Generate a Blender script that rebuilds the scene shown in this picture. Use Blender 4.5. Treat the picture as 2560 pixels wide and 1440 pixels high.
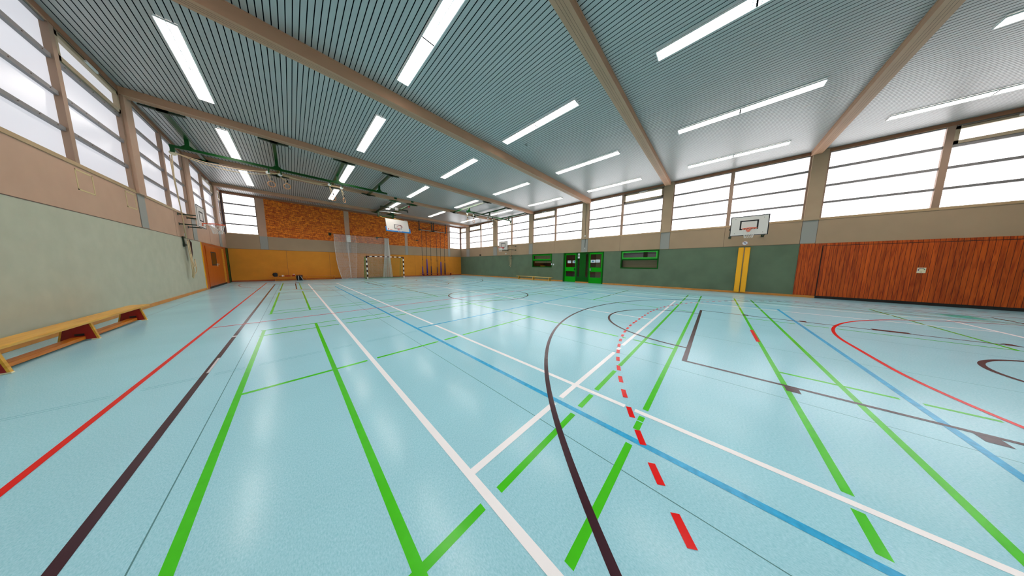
import bpy, bmesh, math, random
from mathutils import Matrix, Vector
random.seed(7)
for o in list(bpy.data.objects):
    bpy.data.objects.remove(o)
S = bpy.context.scene
COL = S.collection
PI = math.pi

# ------------------------------------------------------------------ camera, world, exposure
cam_d = bpy.data.cameras.new('camera')
cam = bpy.data.objects.new('camera', cam_d)
COL.objects.link(cam)
RT = Vector((0.69285206, -0.72104227, 0.00735365))
UP = Vector((0.07221152, 0.07952793, 0.99421366))
FW = Vector((0.71745489, 0.68831196, -0.10716864))
cam.matrix_world = Matrix(((RT.x, UP.x, -FW.x, 0.0), (RT.y, UP.y, -FW.y, 0.0), (RT.z, UP.z, -FW.z, 1.3359), (0, 0, 0, 1)))
cam_d.sensor_fit = 'HORIZONTAL'
cam_d.sensor_width = 36.0
cam_d.lens = 527.352 / 2560 * 36.0
cam_d.clip_start = 0.05
cam_d.clip_end = 200
S.camera = cam

W = bpy.data.worlds.new('world')
S.world = W
W.use_nodes = True
W.node_tree.nodes['Background'].inputs[0].default_value = (0.75, 0.82, 0.95, 1)
W.node_tree.nodes['Background'].inputs[1].default_value = 0.6

S.view_settings.view_transform = 'Standard'
S.view_settings.look = 'None'
S.view_settings.exposure = 0.0
S.view_settings.gamma = 1.0
S.view_settings.use_curve_mapping = False
S.cycles.max_bounces = 8
S.cycles.diffuse_bounces = 5
S.cycles.glossy_bounces = 4
S.cycles.transparent_max_bounces = 12
S.cycles.sample_clamp_indirect = 6.0
S.cycles.caustics_reflective = False
S.cycles.caustics_refractive = False

LAMP = 36.0          # radiance of the ceiling lamps
PANE_R = 2.8       # daylight through the window panes, right and back
PANE_L = 0.62       # daylight through the window panes, left

# ------------------------------------------------------------------ room numbers
XL, XR, YB, YF = -3.028, 15.851, 24.757, -9.9
ZC, ZG, ZW, ZH = 6.26, 2.38, 3.37, 6.13
X0, Y0 = 6.211, 7.417          # centre of the court

# ------------------------------------------------------------------ materials
def lin(c):
    return tuple((v / 12.92 if v <= 0.04045 else ((v + 0.055) / 1.055) ** 2.4) for v in c)

def rgb(r, g, b):
    return lin((r / 255, g / 255, b / 255))

MATS = {}
def mat(name, col, rough=0.5, metal=0.0, spec=0.5, emit=None, strength=0.0, vary=0.0, vscale=6.0, vstretch=(1, 1, 1), rvary=0.0):
    m = bpy.data.materials.new(name)
    m.use_nodes = True
    nt = m.node_tree
    b = nt.nodes['Principled BSDF']
    b.inputs['Base Color'].default_value = (*col, 1)
    b.inputs['Roughness'].default_value = rough
    b.inputs['Metallic'].default_value = metal
    b.inputs['Specular IOR Level'].default_value = spec
    if emit:
        b.inputs['Emission Color'].default_value = (*emit, 1)
        b.inputs['Emission Strength'].default_value = strength
    if vary:
        tc = nt.nodes.new('ShaderNodeTexCoord')
        mp = nt.nodes.new('ShaderNodeMapping')
        mp.inputs['Scale'].default_value = vstretch
        nz = nt.nodes.new('ShaderNodeTexNoise')
        nz.inputs['Scale'].default_value = vscale
        nz.inputs['Detail'].default_value = 6
        rp = nt.nodes.new('ShaderNodeValToRGB')
        rp.color_ramp.elements[0].position = 0.3
        rp.color_ramp.elements[1].position = 0.7
        rp.color_ramp.elements[0].color = (*[v * (1 - vary) for v in col], 1)
        rp.color_ramp.elements[1].color = (*[min(1, v * (1 + vary)) for v in col], 1)
        nt.links.new(tc.outputs['Object'], mp.inputs['Vector'])
        nt.links.new(mp.outputs['Vector'], nz.inputs['Vector'])
        nt.links.new(nz.outputs['Fac'], rp.inputs['Fac'])
        nt.links.new(rp.outputs['Color'], b.inputs['Base Color'])
    MATS[name] = m
    return m

def wood_mat(name, c1, c2, along='Z', scale=9.0, rough=0.4, plank=0.0, pax='Y'):
    """streaky wood; with plank > 0 dark grooves every `plank` metres along pax"""
    m = bpy.data.materials.new(name)
    m.use_nodes = True
    nt = m.node_tree
    N, Lk = nt.nodes, nt.links
    b = N['Principled BSDF']
    b.inputs['Roughness'].default_value = rough
    b.inputs['Specular IOR Level'].default_value = 0.3
    tc = N.new('ShaderNodeTexCoord')
    mp = N.new('ShaderNodeMapping')
    st = {'X': (0.07, 1, 1), 'Y': (1, 0.07, 1), 'Z': (1, 1, 0.07)}[along]
    mp.inputs['Scale'].default_value = st
    Lk.new(tc.outputs['Object'], mp.inputs['Vector'])
    vec = mp.outputs['Vector']
    groove = None
    if plank:
        sp = N.new('ShaderNodeSeparateXYZ')
        Lk.new(tc.outputs['Object'], sp.inputs[0])
        dv = N.new('ShaderNodeMath'); dv.operation = 'DIVIDE'
        Lk.new(sp.outputs[pax], dv.inputs[0]); dv.inputs[1].default_value = plank
        fl = N.new('ShaderNodeMath'); fl.operation = 'FLOOR'
        Lk.new(dv.outputs[0], fl.inputs[0])
        fr = N.new('ShaderNodeMath'); fr.operation = 'FRACT'
        Lk.new(dv.outputs[0], fr.inputs[0])
        gr = N.new('ShaderNodeMath'); gr.operation = 'LESS_THAN'
        Lk.new(fr.outputs[0], gr.inputs[0]); gr.inputs[1].default_value = 0.085
        groove = gr.outputs[0]
        wn = N.new('ShaderNodeTexWhiteNoise'); wn.noise_dimensions = '1D'
        Lk.new(fl.outputs[0], wn.inputs['W'])
        ml = N.new('ShaderNodeVectorMath'); ml.operation = 'SCALE'
        Lk.new(wn.outputs['Color'], ml.inputs[0]); ml.inputs['Scale'].default_value = 7.0
        ad = N.new('ShaderNodeVectorMath'); ad.operation = 'ADD'
        Lk.new(vec, ad.inputs[0]); Lk.new(ml.outputs[0], ad.inputs[1])
        vec = ad.outputs[0]
    wv = N.new('ShaderNodeTexNoise')
    wv.inputs['Scale'].default_value = scale
    wv.inputs['Detail'].default_value = 5
    wv.inputs['Distortion'].default_value = 1.2
    Lk.new(vec, wv.inputs['Vector'])
    rp = N.new('ShaderNodeValToRGB')
    rp.color_ramp.elements[0].position = 0.36
    rp.color_ramp.elements[1].position = 0.62
    rp.color_ramp.elements[0].color = (*c2, 1)
    rp.color_ramp.elements[1].color = (*c1, 1)
    Lk.new(wv.outputs['Fac'], rp.inputs['Fac'])
    out = rp.outputs['Color']
    if groove:
        mr = N.new('ShaderNodeMapRange')
        mr.inputs['To Min'].default_value = 0.84; mr.inputs['To Max'].default_value = 1.14
        Lk.new(wn.outputs['Value'], mr.inputs['Value'])
        sc = N.new('ShaderNodeVectorMath'); sc.operation = 'SCALE'
        Lk.new(out, sc.inputs[0]); Lk.new(mr.outputs['Result'], sc.inputs['Scale'])
        out = sc.outputs[0]
        mx = N.new('ShaderNodeMix'); mx.data_type = 'RGBA'
        Lk.new(groove, mx.inputs[0]); Lk.new(out, mx.inputs[6])
        mx.inputs[7].default_value = (*[v * 0.18 for v in c2], 1)
        out = mx.outputs[2]
    Lk.new(out, b.inputs['Base Color'])
    MATS[name] = m
    return m

def brick_mat():
    m = bpy.data.materials.new('brick')
    m.use_nodes = True
    nt = m.node_tree
    N, Lk = nt.nodes, nt.links
    b = N['Principled BSDF']
    b.inputs['Roughness'].default_value = 0.85
    tc = N.new('ShaderNodeTexCoord')
    sp = N.new('ShaderNodeSeparateXYZ')
    cb = N.new('ShaderNodeCombineXYZ')
    Lk.new(tc.outputs['Object'], sp.inputs[0])
    Lk.new(sp.outputs['X'], cb.inputs['X'])
    Lk.new(sp.outputs['Z'], cb.inputs['Y'])
    br = N.new('ShaderNodeTexBrick')
    br.inputs['Scale'].default_value = 1.0
    br.inputs['Brick Width'].default_value = 0.26
    br.inputs['Row Height'].default_value = 0.078
    br.squash = 0.5; br.squash_frequency = 3
    br.offset_frequency = 2
    br.inputs['Mortar Size'].default_value = 0.008
    br.inputs['Mortar Smooth'].default_value = 0.2
    br.inputs['Bias'].default_value = -0.25
    br.inputs['Color1'].default_value = (*rgb(232, 134, 34), 1)
    br.inputs['Color2'].default_value = (*rgb(172, 68, 14), 1)
    br.inputs['Mortar'].default_value = (*rgb(98, 42, 10), 1)
    Lk.new(cb.outputs[0], br.inputs['Vector'])
    nz = N.new('ShaderNodeTexNoise'); nz.inputs['Scale'].default_value = 5.5; nz.inputs['Detail'].default_value = 3
    Lk.new(cb.outputs[0], nz.inputs['Vector'])
    rp = N.new('ShaderNodeValToRGB')
    rp.color_ramp.elements[0].position = 0.32; rp.color_ramp.elements[1].position = 0.62
    rp.color_ramp.elements[0].color = (0.74, 0.52, 0.42, 1); rp.color_ramp.elements[1].color = (1.22, 1.14, 1.0, 1)
    Lk.new(nz.outputs['Fac'], rp.inputs['Fac'])
    ml = N.new('ShaderNodeVectorMath'); ml.operation = 'MULTIPLY'
    Lk.new(br.outputs['Color'], ml.inputs[0]); Lk.new(rp.outputs['Color'], ml.inputs[1])
    Lk.new(ml.outputs[0], b.inputs['Base Color'])
    MATS['brick'] = m
    return m

def floor_mat():
    m = bpy.data.materials.new('linoleum')
    m.use_nodes = True
    nt = m.node_tree
    N, Lk = nt.nodes, nt.links
    b = N['Principled BSDF']
    tc = N.new('ShaderNodeTexCoord')
    mp = N.new('ShaderNodeMapping')
    mp.inputs['Scale'].default_value = (1.0, 0.42, 1.0)
    Lk.new(tc.outputs['Object'], mp.inputs['Vector'])
    n1 = N.new('ShaderNodeTexNoise')
    n1.inputs['Scale'].default_value = 165
    n1.inputs['Detail'].default_value = 5
    n1.inputs['Roughness'].default_value = 0.75
    Lk.new(mp.outputs[0], n1.inputs['Vector'])
    r1 = N.new('ShaderNodeValToRGB')
    r1.color_ramp.elements[0].position = 0.32
    r1.color_ramp.elements[1].position = 0.66
    r1.color_ramp.elements[0].color = (*FLOOR_A, 1)
    r1.color_ramp.elements[1].color = (*FLOOR_B, 1)
    Lk.new(n1.outputs['Fac'], r1.inputs['Fac'])
    n2 = N.new('ShaderNodeTexNoise')
    n2.inputs['Scale'].default_value = 0.7
    n2.inputs['Detail'].default_value = 4
    Lk.new(tc.outputs['Object'], n2.inputs['Vector'])
    r2 = N.new('ShaderNodeMapRange')
    r2.inputs['From Min'].default_value = 0.3
    r2.inputs['From Max'].default_value = 0.7
    r2.inputs['To Min'].default_value = 0.96
    r2.inputs['To Max'].default_value = 1.03
    Lk.new(n2.outputs['Fac'], r2.inputs['Value'])
    mx = N.new('ShaderNodeVectorMath'); mx.operation = 'SCALE'
    Lk.new(r1.outputs['Color'], mx.inputs[0])
    Lk.new(r2.outputs['Result'], mx.inputs['Scale'])
    Lk.new(mx.outputs[0], b.inputs['Base Color'])
    r3 = N.new('ShaderNodeMapRange')
    r3.inputs['From Min'].default_value = 0.3
    r3.inputs['From Max'].default_value = 0.7
    r3.inputs['To Min'].default_value = FLOOR_R - 0.012
    r3.inputs['To Max'].default_value = FLOOR_R + 0.015
    Lk.new(n2.outputs['Fac'], r3.inputs['Value'])
    Lk.new(r3.outputs['Result'], b.inputs['Roughness'])
    b.inputs['Specular IOR Level'].default_value = 0.14
    MATS['linoleum'] = m
    return m

def glass_mat(name, tint, refl=0.12):
    m = bpy.data.materials.new(name)
    m.use_nodes = True
    nt = m.node_tree
    N, Lk = nt.nodes, nt.links
    N.remove(N['Principled BSDF'])
    out = N['Material Output']
    tr = N.new('ShaderNodeBsdfTransparent'); tr.inputs[0].default_value = (*tint, 1)
    gl = N.new('ShaderNodeBsdfGlossy'); gl.inputs['Roughness'].default_value = 0.05
    ms = N.new('ShaderNodeMixShader')
    fr = N.new('ShaderNodeFresnel'); fr.inputs['IOR'].default_value = 1.45
    Lk.new(fr.outputs[0], ms.inputs[0])
    Lk.new(tr.outputs[0], ms.inputs[1]); Lk.new(gl.outputs[0], ms.inputs[2])
    Lk.new(ms.outputs[0], out.inputs['Surface'])
    MATS[name] = m
    return m

FLOOR_A = rgb(128, 190, 206)
FLOOR_B = rgb(168, 214, 228)
FLOOR_R = 0.18
PAINT_R = 0.2
floor_mat()
brick_mat()
mat('line_red', rgb(202, 2, 2), PAINT_R, spec=0.14)
mat('line_black', rgb(54, 32, 40), PAINT_R, spec=0.14)
mat('line_white', rgb(236, 238, 242), PAINT_R, spec=0.14)
mat('line_green', rgb(62, 178, 26), PAINT_R, spec=0.14, vary=0.06, vscale=14)
mat('line_blue', rgb(52, 158, 205), PAINT_R, spec=0.14, vary=0.18, vscale=22)
mat('line_pencil', rgb(92, 150, 172), PAINT_R, spec=0.14)
mat('line_seam', rgb(84, 128, 134), PAINT_R, spec=0.14)
mat('line_tape', rgb(196, 196, 200), PAINT_R, spec=0.14)
mat('hatch_teal', rgb(60, 150, 146), 0.4, spec=0.2)
mat('ceil_slat', rgb(178, 178, 176), 0.38, metal=0.27)
mat('ceil_gap', rgb(6, 16, 22), 0.9, spec=0.0)
mat('beam', rgb(184, 140, 110), 0.6, vary=0.05, vscale=1.5)
mat('post', rgb(184, 148, 124), 0.65, vary=0.04, vscale=2)
mat('wall_beige', rgb(160, 136, 109), 0.75, vary=0.05, vscale=1.2)
mat('wall_green_lit', rgb(175, 173, 152), 0.9, vary=0.05, vscale=3.0)  # same cloth as the right wall, its brighter look put into the colour
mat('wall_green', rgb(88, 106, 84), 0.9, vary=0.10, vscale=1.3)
mat('wall_ochre', rgb(206, 132, 36), 0.85, vary=0.07, vscale=1.6)
mat('wall_plain', rgb(186, 170, 150), 0.8)
mat('post_r', rgb(170, 146, 118), 0.65, vary=0.04, vscale=2)
mat('plate_grey', rgb(146, 146, 140), 0.6)
mat('seam_dark', rgb(92, 72, 60), 0.8)
mat('tape_yellow', rgb(198, 178, 130), 0.7)
mat('sill', rgb(176, 148, 112), 0.5)
mat('mullion', rgb(150, 122, 102), 0.5)
mat('corner_dark', rgb(70, 50, 56), 0.6)
mat('head', rgb(146, 98, 70), 0.6)
mat('transom', rgb(126, 122, 122), 0.45, metal=0.2)
mat('sash', rgb(172, 152, 124), 0.45)
mat('pane_r', (0.3, 0.3, 0.31), 0.25, emit=(1.0, 0.965, 0.985), strength=PANE_R)
mat('pane_l', (0.22, 0.22, 0.24), 0.25, emit=(0.93, 0.93, 1.0), strength=PANE_L)
mat('lamp_on', (0.9, 0.9, 0.9), 0.4, emit=(1.0, 0.895, 0.83), strength=LAMP)
mat('lamp_white', (0.86, 0.86, 0.85), 0.4)
mat('base_wood', rgb(190, 128, 52), 0.45, vary=0.12, vscale=5)
mat('base_red', rgb(150, 70, 30), 0.5)
wood_mat('gate_wood', rgb(184, 80, 14), rgb(140, 50, 6), 'Z', 18.0, 0.5, 0.095, 'Y')
wood_mat('door_wood', rgb(186, 90, 24), rgb(164, 70, 14), 'Z', 20.0, 0.35)
wood_mat('bench_wood', rgb(216, 164, 62), rgb(196, 140, 44), 'Y', 16.0, 0.32)
wood_mat('bench_orange', rgb(206, 122, 30), rgb(178, 92, 18), 'Y', 14.0, 0.35)
wood_mat('bench_pale', rgb(226, 190, 110), rgb(206, 164, 84), 'Y', 12.0, 0.35)
mat('bench_red', rgb(140, 14, 8), 0.4)
mat('bench_rust', rgb(160, 66, 24), 0.45)
mat('cream', rgb(222, 212, 180), 0.5)
mat('black', rgb(16, 16, 18), 0.6)
mat('rubber', rgb(12, 12, 12), 0.7)
mat('rig_green', rgb(3, 62, 18), 0.3, spec=0.35)
mat('rig_dark', rgb(10, 40, 20), 0.4)
mat('door_green', rgb(2, 142, 4), 0.4, spec=0.15)
mat('frame_green', rgb(3, 76, 8), 0.45, spec=0.15)
mat('sash_green', rgb(44, 160, 50), 0.4, spec=0.25)
mat('net_green', rgb(70, 130, 60), 0.8)
mat('yellow_mat', rgb(244, 174, 14), 0.5)
mat('steel', rgb(150, 152, 152), 0.35, metal=0.8)
mat('white_paint', rgb(232, 230, 228), 0.45)
mat('board_white', rgb(224, 220, 214), 0.4)
mat('board_blue', rgb(16, 124, 196), 0.5)
mat('rim_orange', rgb(226, 84, 30), 0.4)
mat('rim_red', rgb(208, 22, 26), 0.4)
mat('net_white', rgb(232, 230, 226), 0.8)
mat('net_cord', rgb(214, 204, 196), 0.85)
mat('rope', rgb(200, 176, 138), 0.85)
mat('ring_wood', rgb(196, 134, 84), 0.4)
mat('pole_dark', rgb(46, 50, 48), 0.6)
mat('cover_blue', rgb(34, 26, 150), 0.6)
mat('cover_navy', rgb(30, 22, 66), 0.6)
mat('cloth_black', rgb(14, 13, 18), 0.85)
mat('cloth_red', rgb(150, 22, 16), 0.85)
mat('paper', rgb(214, 222, 226), 0.6)
mat('paper_blue', rgb(40, 120, 160), 0.6)
mat('sign_pink', rgb(206, 150, 150), 0.5)
mat('sign_purple', rgb(92, 72, 120), 0.5)
mat('sign_green', rgb(70, 100, 84), 0.5)
mat('corr_brown', rgb(110, 64, 40), 0.8)
mat('corr_beige', rgb(196, 182, 152), 0.8)
mat('corr_dark', rgb(60, 24, 20), 0.8)
mat('corr_slab', rgb(206, 204, 220), 0.6)
mat('red_box', rgb(190, 30, 50), 0.5)
glass_mat('glass', (0.92, 0.90, 0.88))
glass_mat('glass_olive', (0.5, 0.48, 0.3))

# ------------------------------------------------------------------ mesh helpers
ORIG = {}
class MB:
    def __init__(s):
        s.v, s.f, s.m = [], [], []
    def face(s, pts, mi=0):
        n = len(s.v)
        s.v += [tuple(p) for p in pts]
        s.f.append(tuple(range(n, n + len(pts))))
        s.m.append(mi)
    def hexa(s, p, mi=0):
        n = len(s.v)
        s.v += [tuple(q) for q in p]
        for q in ((0, 3, 2, 1), (4, 5, 6, 7), (0, 1, 5, 4), (1, 2, 6, 5), (2, 3, 7, 6), (3, 0, 4, 7)):
            s.f.append(tuple(n + i for i in q))
            s.m.append(mi)
    def box(s, x0, x1, y0, y1, z0, z1, mi=0, T=None):
        p = [(x0, y0, z0), (x1, y0, z0), (x1, y1, z0), (x0, y1, z0), (x0, y0, z1), (x1, y0, z1), (x1, y1, z1), (x0, y1, z1)]
        if T:
            p = [T(*q) for q in p]
        s.hexa(p, mi)
        return s
    def prism(s, poly, T, d0, d1, mi=0):
        """polygon of (a, b) extruded along the third axis; T(a, b, d) gives the point"""
        n = len(s.v); k = len(poly)
        s.v += [tuple(T(a, b, d0)) for a, b in poly] + [tuple(T(a, b, d1)) for a, b in poly]
        s.f.append(tuple(n + i for i in range(k))[::-1]); s.m.append(mi)
        s.f.append(tuple(n + k + i for i in range(k))); s.m.append(mi)
        for i in range(k):
            j = (i + 1) % k
            s.f.append((n + i, n + j, n + k + j, n + k + i)); s.m.append(mi)
        return s
    def tube(s, pts, r, n=8, mi=0, closed=False, cap=True):
        pts = [Vector(p) for p in pts]
        k = len(pts)
        base = len(s.v)
        rr = r if isinstance(r, (list, tuple)) else [r] * k
        prev = None
        for i, p in enumerate(pts):
            if closed:
                d = pts[(i + 1) % k] - pts[i - 1]
            else:
                d = pts[min(i + 1, k - 1)] - pts[max(i - 1, 0)]
            d.normalize()
            if prev is None:
                a = Vector((0, 0, 1)) if abs(d.z) < 0.9 else Vector((1, 0, 0))
                a = (a - d * a.dot(d)).normalized()
            else:
                a = (prev - d * prev.dot(d))
                a = a.normalized() if a.length > 1e-6 else prev
            prev = a
            b = d.cross(a)
            for j in range(n):
                t = 2 * PI * j / n
                s.v.append(tuple(p + (a * math.cos(t) + b * math.sin(t)) * rr[i]))
        for i in range(k if closed else k - 1):
            i2 = (i + 1) % k
            for j in range(n):
                j2 = (j + 1) % n
                s.f.append((base + i * n + j, base + i * n + j2, base + i2 * n + j2, base + i2 * n + j)); s.m.append(mi)
        if cap and not closed:
            s.f.append(tuple(base + j for j in range(n))[::-1]); s.m.append(mi)
            s.f.append(tuple(base + (k - 1) * n + j for j in range(n))); s.m.append(mi)
        return s
    def build(s, name, mats, parent=None, smooth=False, bevel=0.0, loc=None):
        off = Vector((0, 0, 0))
        if parent is not None:
            off = ORIG[parent.name]
        elif loc is not None:
            off = Vector(loc)
        me = bpy.data.meshes.new(name)
        me.from_pydata([tuple(Vector(v) - off) for v in s.v], [], s.f)
        for m in (mats if isinstance(mats, (list, tuple)) else [mats]):
            me.materials.append(MATS[m])
        me.polygons.foreach_set('material_index', s.m)
        bm = bmesh.new(); bm.from_mesh(me)
        bmesh.ops.recalc_face_normals(bm, faces=bm.faces)
        bm.to_mesh(me); bm.free()
        if smooth:
            me.polygons.foreach_set('use_smooth', [True] * len(me.polygons))
        o = bpy.data.objects.new(name, me)
        COL.objects.link(o)
        if parent is not None:
            o.parent = parent
        else:
            o.location = off
        ORIG[o.name] = off.copy()
        if bevel:
            md = o.modifiers.new('bevel', 'BEVEL')
            md.width = bevel; md.segments = 2; md.limit_method = 'ANGLE'
        return o

def tag(o, label=None, cat=None, group=None, kind=None):
    if label: o['label'] = label
    if cat: o['category'] = cat
    if group: o['group'] = group
    if kind: o['kind'] = kind
    return o

def thing(name, loc, label=None, cat=None, group=None, kind=None):
    o = bpy.data.objects.new(name, None)
    o.empty_display_size = 0.2
    o.location = loc
    COL.objects.link(o)
    ORIG[o.name] = Vector(loc)
    return tag(o, label, cat, group, kind)

def dup(root, loc, label=None):
    r = root.copy(); COL.objects.link(r); r.location = loc
    if label: r['label'] = label
    for ch in list(root.children):
        c = ch.copy(); COL.objects.link(c); c.parent = r
        for g in list(ch.children):
            d = g.copy(); COL.objects.link(d); d.parent = c
    return r

def lerp(a, b, t):
    return Vector(a) * (1 - t) + Vector(b) * t

def sag(a, b, drop, n=16):
    return [lerp(a, b, i / n) - Vector((0, 0, drop * 4 * (i / n) * (1 - i / n))) for i in range(n + 1)]

TR = lambda u, d, z: (XR + d, u, z)      # right wall: u along the hall, d outwards
TL = lambda u, d, z: (XL - d, u, z)
TB = lambda u, d, z: (u, YB + d, z)
ORD = ['nearest', 'second', 'third', 'fourth', 'fifth', 'sixth', 'seventh', 'eighth']

# ------------------------------------------------------------------ floor with the court lines (one surface)
def build_floor():
    mats = ['linoleum', 'line_red', 'line_black', 'line_white', 'line_green', 'line_blue', 'line_pencil', 'line_seam', 'line_tape', 'hatch_teal']
    IX = {n: i for i, n in enumerate(mats)}
    mb = MB()
    mb.box(XL - 0.3, XR + 3.0, YF - 0.3, YB + 0.3, -0.2, 0.0, 0)
    Z = {'line_seam': 0.0003, 'line_pencil': 0.0004, 'line_green': 0.0006, 'line_blue': 0.0009, 'line_white': 0.0012, 'line_black': 0.0015, 'line_red': 0.0018, 'line_tape': 0.0021, 'hatch_teal': 0.0005}
    w_of = {'line_red': 0.042, 'line_black': 0.048, 'line_white': 0.05, 'line_green': 0.046, 'line_blue': 0.052}
    strips = []      # (axis, c, a, b, width, colour)
    def along_y(u, a, b, c, w=None): strips.append(('y', u, min(a, b), max(a, b), w or w_of[c], c))
    def along_x(v, a, b, c, w=None): strips.append(('x', v, min(a, b), max(a, b), w or w_of[c], c))
    R, K, Wt, G, B = 'line_red', 'line_black', 'line_white', 'line_green', 'line_blue'
    # handball
    for s in (-1, 1):
        along_y(s * 7.475, -15, 15, R)
        along_x(s * 15.0, -7.5, 7.5, R)
    along_x(0, -7.475, 7.475, R)
    # basketball
    for s in (-1, 1):
        along_y(s * 7.025, -13.0, 13.0, K)
        along_x(s * 13.0, -7.05, 7.05, K)
        along_x(s * 7.2, -2.45, 2.45, K, 0.055)
        for t in (-1, 1):
            along_y(t * 2.425, s * 7.2, s * 13.0, K)
            along_y(t * 6.1, s * 8.43, s * 13.0, K)
            for v, l in ((8.13, 0.1), (9.09, 0.1), (10.2, 0.42), (11.28, 0.1)):
                strips.append(('y', t * 2.51, s * v - l / 2, s * v + l / 2, 0.12, K))
    # tennis
    for s in (-1, 1):
        along_y(s * 5.515, -11.9, 11.9, Wt)
        along_y(s * 4.09, -11.9, 11.9, Wt)
        along_x(s * 11.88, -5.54, 5.54, Wt, 0.06)
        along_x(s * 6.385, -5.51 if s < 0 else -4.1, 4.1 if s < 0 else 4.1, Wt)
    along_y(0, -6.385, 6.385, Wt)
    # volleyball
    for s in (-1, 1):
        along_y(s * 4.475, -9, 9, B)
        along_x(s * 8.95, -4.5, 4.5, B)
        along_x(s * 2.975, -4.475, 4.475, B)
    # badminton, four courts side by side
    for c0 in (-11.12, -4.02, 4.02, 11.12):
        for t in (-1, 1):
            along_x(c0 + t * 3.03, -6.72, 6.72, G)
            along_x(c0 + t * 2.57, -6.72, 6.72, G)
            along_y(t * 6.68, c0 - 3.05, c0 + 3.05, G)
            along_y(t * 5.92, c0 - 3.05, c0 + 3.05, G)
            along_y(t * 1.98, c0 - 3.05, c0 + 3.05, G)
            along_x(c0, t * 1.98, t * 6.7, G)
    arcs = []        # centre, radius, angle0, angle1, width, colour, dashes
    for s in (-1, 1):
        def arc(cx, cy, r, a0, a1, c, w, dash=None):
            if s > 0: arcs.append((cx, -cy, r, -a1, -a0, w, c, dash))
            else: arcs.append((cx, cy, r, a0, a1, w, c, dash))
        th = math.acos(6.1 / 6.78)
        arc(0, -11.4, 6.78, th, PI - th, K, 0.05)
        arc(0, -7.2, 1.78, 0, PI, K, 0.05)
        arc(0, -11.4, 1.25, 0, PI, K, 0.05)
        arc(0.6, -14.7, 5.48, 0, PI / 2, R, 0.045)
        arc(-0.6, -14.7, 5.48, PI / 2, PI, R, 0.045)
        along_x(s * 9.22, -0.6, 0.6, R, 0.045)
        arc(0.6, -14.05, 7.93, -0.05, PI / 2, R, 0.045, (0.15, 0.15))
        arc(-0.6, -14.05, 7.93, PI / 2, PI + 0.05, R, 0.045, (0.15, 0.15))
        for k in range(4):
            along_x(s * 6.12, -0.55 + k * 0.3, -0.4 + k * 0.3, R, 0.045)
        along_x(s * 8.075, -0.5, 0.5, R, 0.05)
    arcs.append((0, 0, 1.78, 0, 2 * PI, 0.05, K, None))
    # which colours leave a gap beside which
    gap_for = {G: (Wt, B, R), Wt: (B, R), R: (), B: (), K: (R,)}
    def blocked(c, u, v, skip, m):
        for st in strips:
            if st is skip or st[5] not in gap_for.get(c, ()):
                continue
            ax, cc, a, b, w, col = st
            if ax == skip[0]:
                continue
            p, q = (u, v) if ax == 'y' else (v, u)
            if col == R and c == Wt:
                continue
            if abs(p - cc) < w / 2 + m and a - m < q < b + m:
                return True
        for cx, cy, r, a0, a1, w, col, dash in arcs:
            if col not in gap_for.get(c, ()):
                continue
            d = math.hypot(u - cx, v - cy)
            if abs(d - r) > w / 2 + m * 0.8:
                continue
            t = math.atan2(v - cy, u - cx)
            if t < a0 - 0.01: t += 2 * PI
            if not (a0 <= t <= a1):
                continue
            if dash:
                L = (t - a0) * r
                if (L % (dash[0] + dash[1])) > dash[0] + 0.04:
                    continue
            return True
        return False
    cnt = [0]
    def emit(ax, c, a, b, w, col):
        cnt[0] += 1
        z = Z[col] + 0.000012 * (cnt[0] % 20)
        if ax == 'y':
            mb.face([(X0 + c - w / 2, Y0 + a, z), (X0 + c + w / 2, Y0 + a, z), (X0 + c + w / 2, Y0 + b, z), (X0 + c - w / 2, Y0 + b, z)], IX[col])
        else:
            mb.face([(X0 + a, Y0 + c - w / 2, z), (X0 + b, Y0 + c - w / 2, z), (X0 + b, Y0 + c + w / 2, z), (X0 + a, Y0 + c + w / 2, z)], IX[col])
    for st in strips:
        ax, c, a, b, w, col = st
        if not gap_for.get(col) or col == K:
            emit(*st); continue
        n = max(2, int((b - a) / 0.012)); run = None
        for i in range(n + 1):
            q = a + (b - a) * i / n
            u, v = (c, q) if ax == 'y' else (q, c)
            bad = blocked(col, u, v, st, 0.035)
            if not bad and run is None: run = q
            if (bad or i == n) and run is not None:
                e = q
                if e - run > 0.03: emit(ax, c, run, e, w, col)
                run = None
    for cx, cy, r, a0, a1, w, col, dash in arcs:
        cnt[0] += 1
        z = Z[col] + 0.000012 * (cnt[0] % 20)
        L = (a1 - a0) * r
        segs = []
        if dash:
            t = 0.0
            while t < L:
                segs.append((t, min(L, t + dash[0]))); t += dash[0] + dash[1]
        else:
            segs = [(0, L)]
        for s0, s1 in segs:
            k = max(2, int((s1 - s0) / 0.06))
            for i in range(k):
                t0 = a0 + (s0 + (s1 - s0) * i / k) / r
                t1 = a0 + (s0 + (s1 - s0) * (i + 1) / k) / r
                P = lambda t, rr: (X0 + cx + rr * math.cos(t), Y0 + cy + rr * math.sin(t), z)
                mb.face([P(t0, r - w / 2), P(t0, r + w / 2), P(t1, r + w / 2), P(t1, r - w / 2)], IX[col])
    # seams between the sheets of linoleum, old pencil lines, a socket cover, a patch of tape
    for u in (-8.8, -6.8, -4.8, -2.8, -0.8, 1.2, 3.2, 5.2, 7.2, 9.2):
        emit('y', u, YF - Y0, YB - Y0, 0.006, 'line_seam')
    for a, b in ((-9.2, -7.55), (-7.4, -7.05), (-6.95, -6.72), (-6.6, -5.98), (-5.85, -5.6), (-5.4, -4.55)):
        for dv in (-0.025, 0.025):
            emit('x', -3.16 + dv, a, b, 0.006, 'line_pencil')
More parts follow.
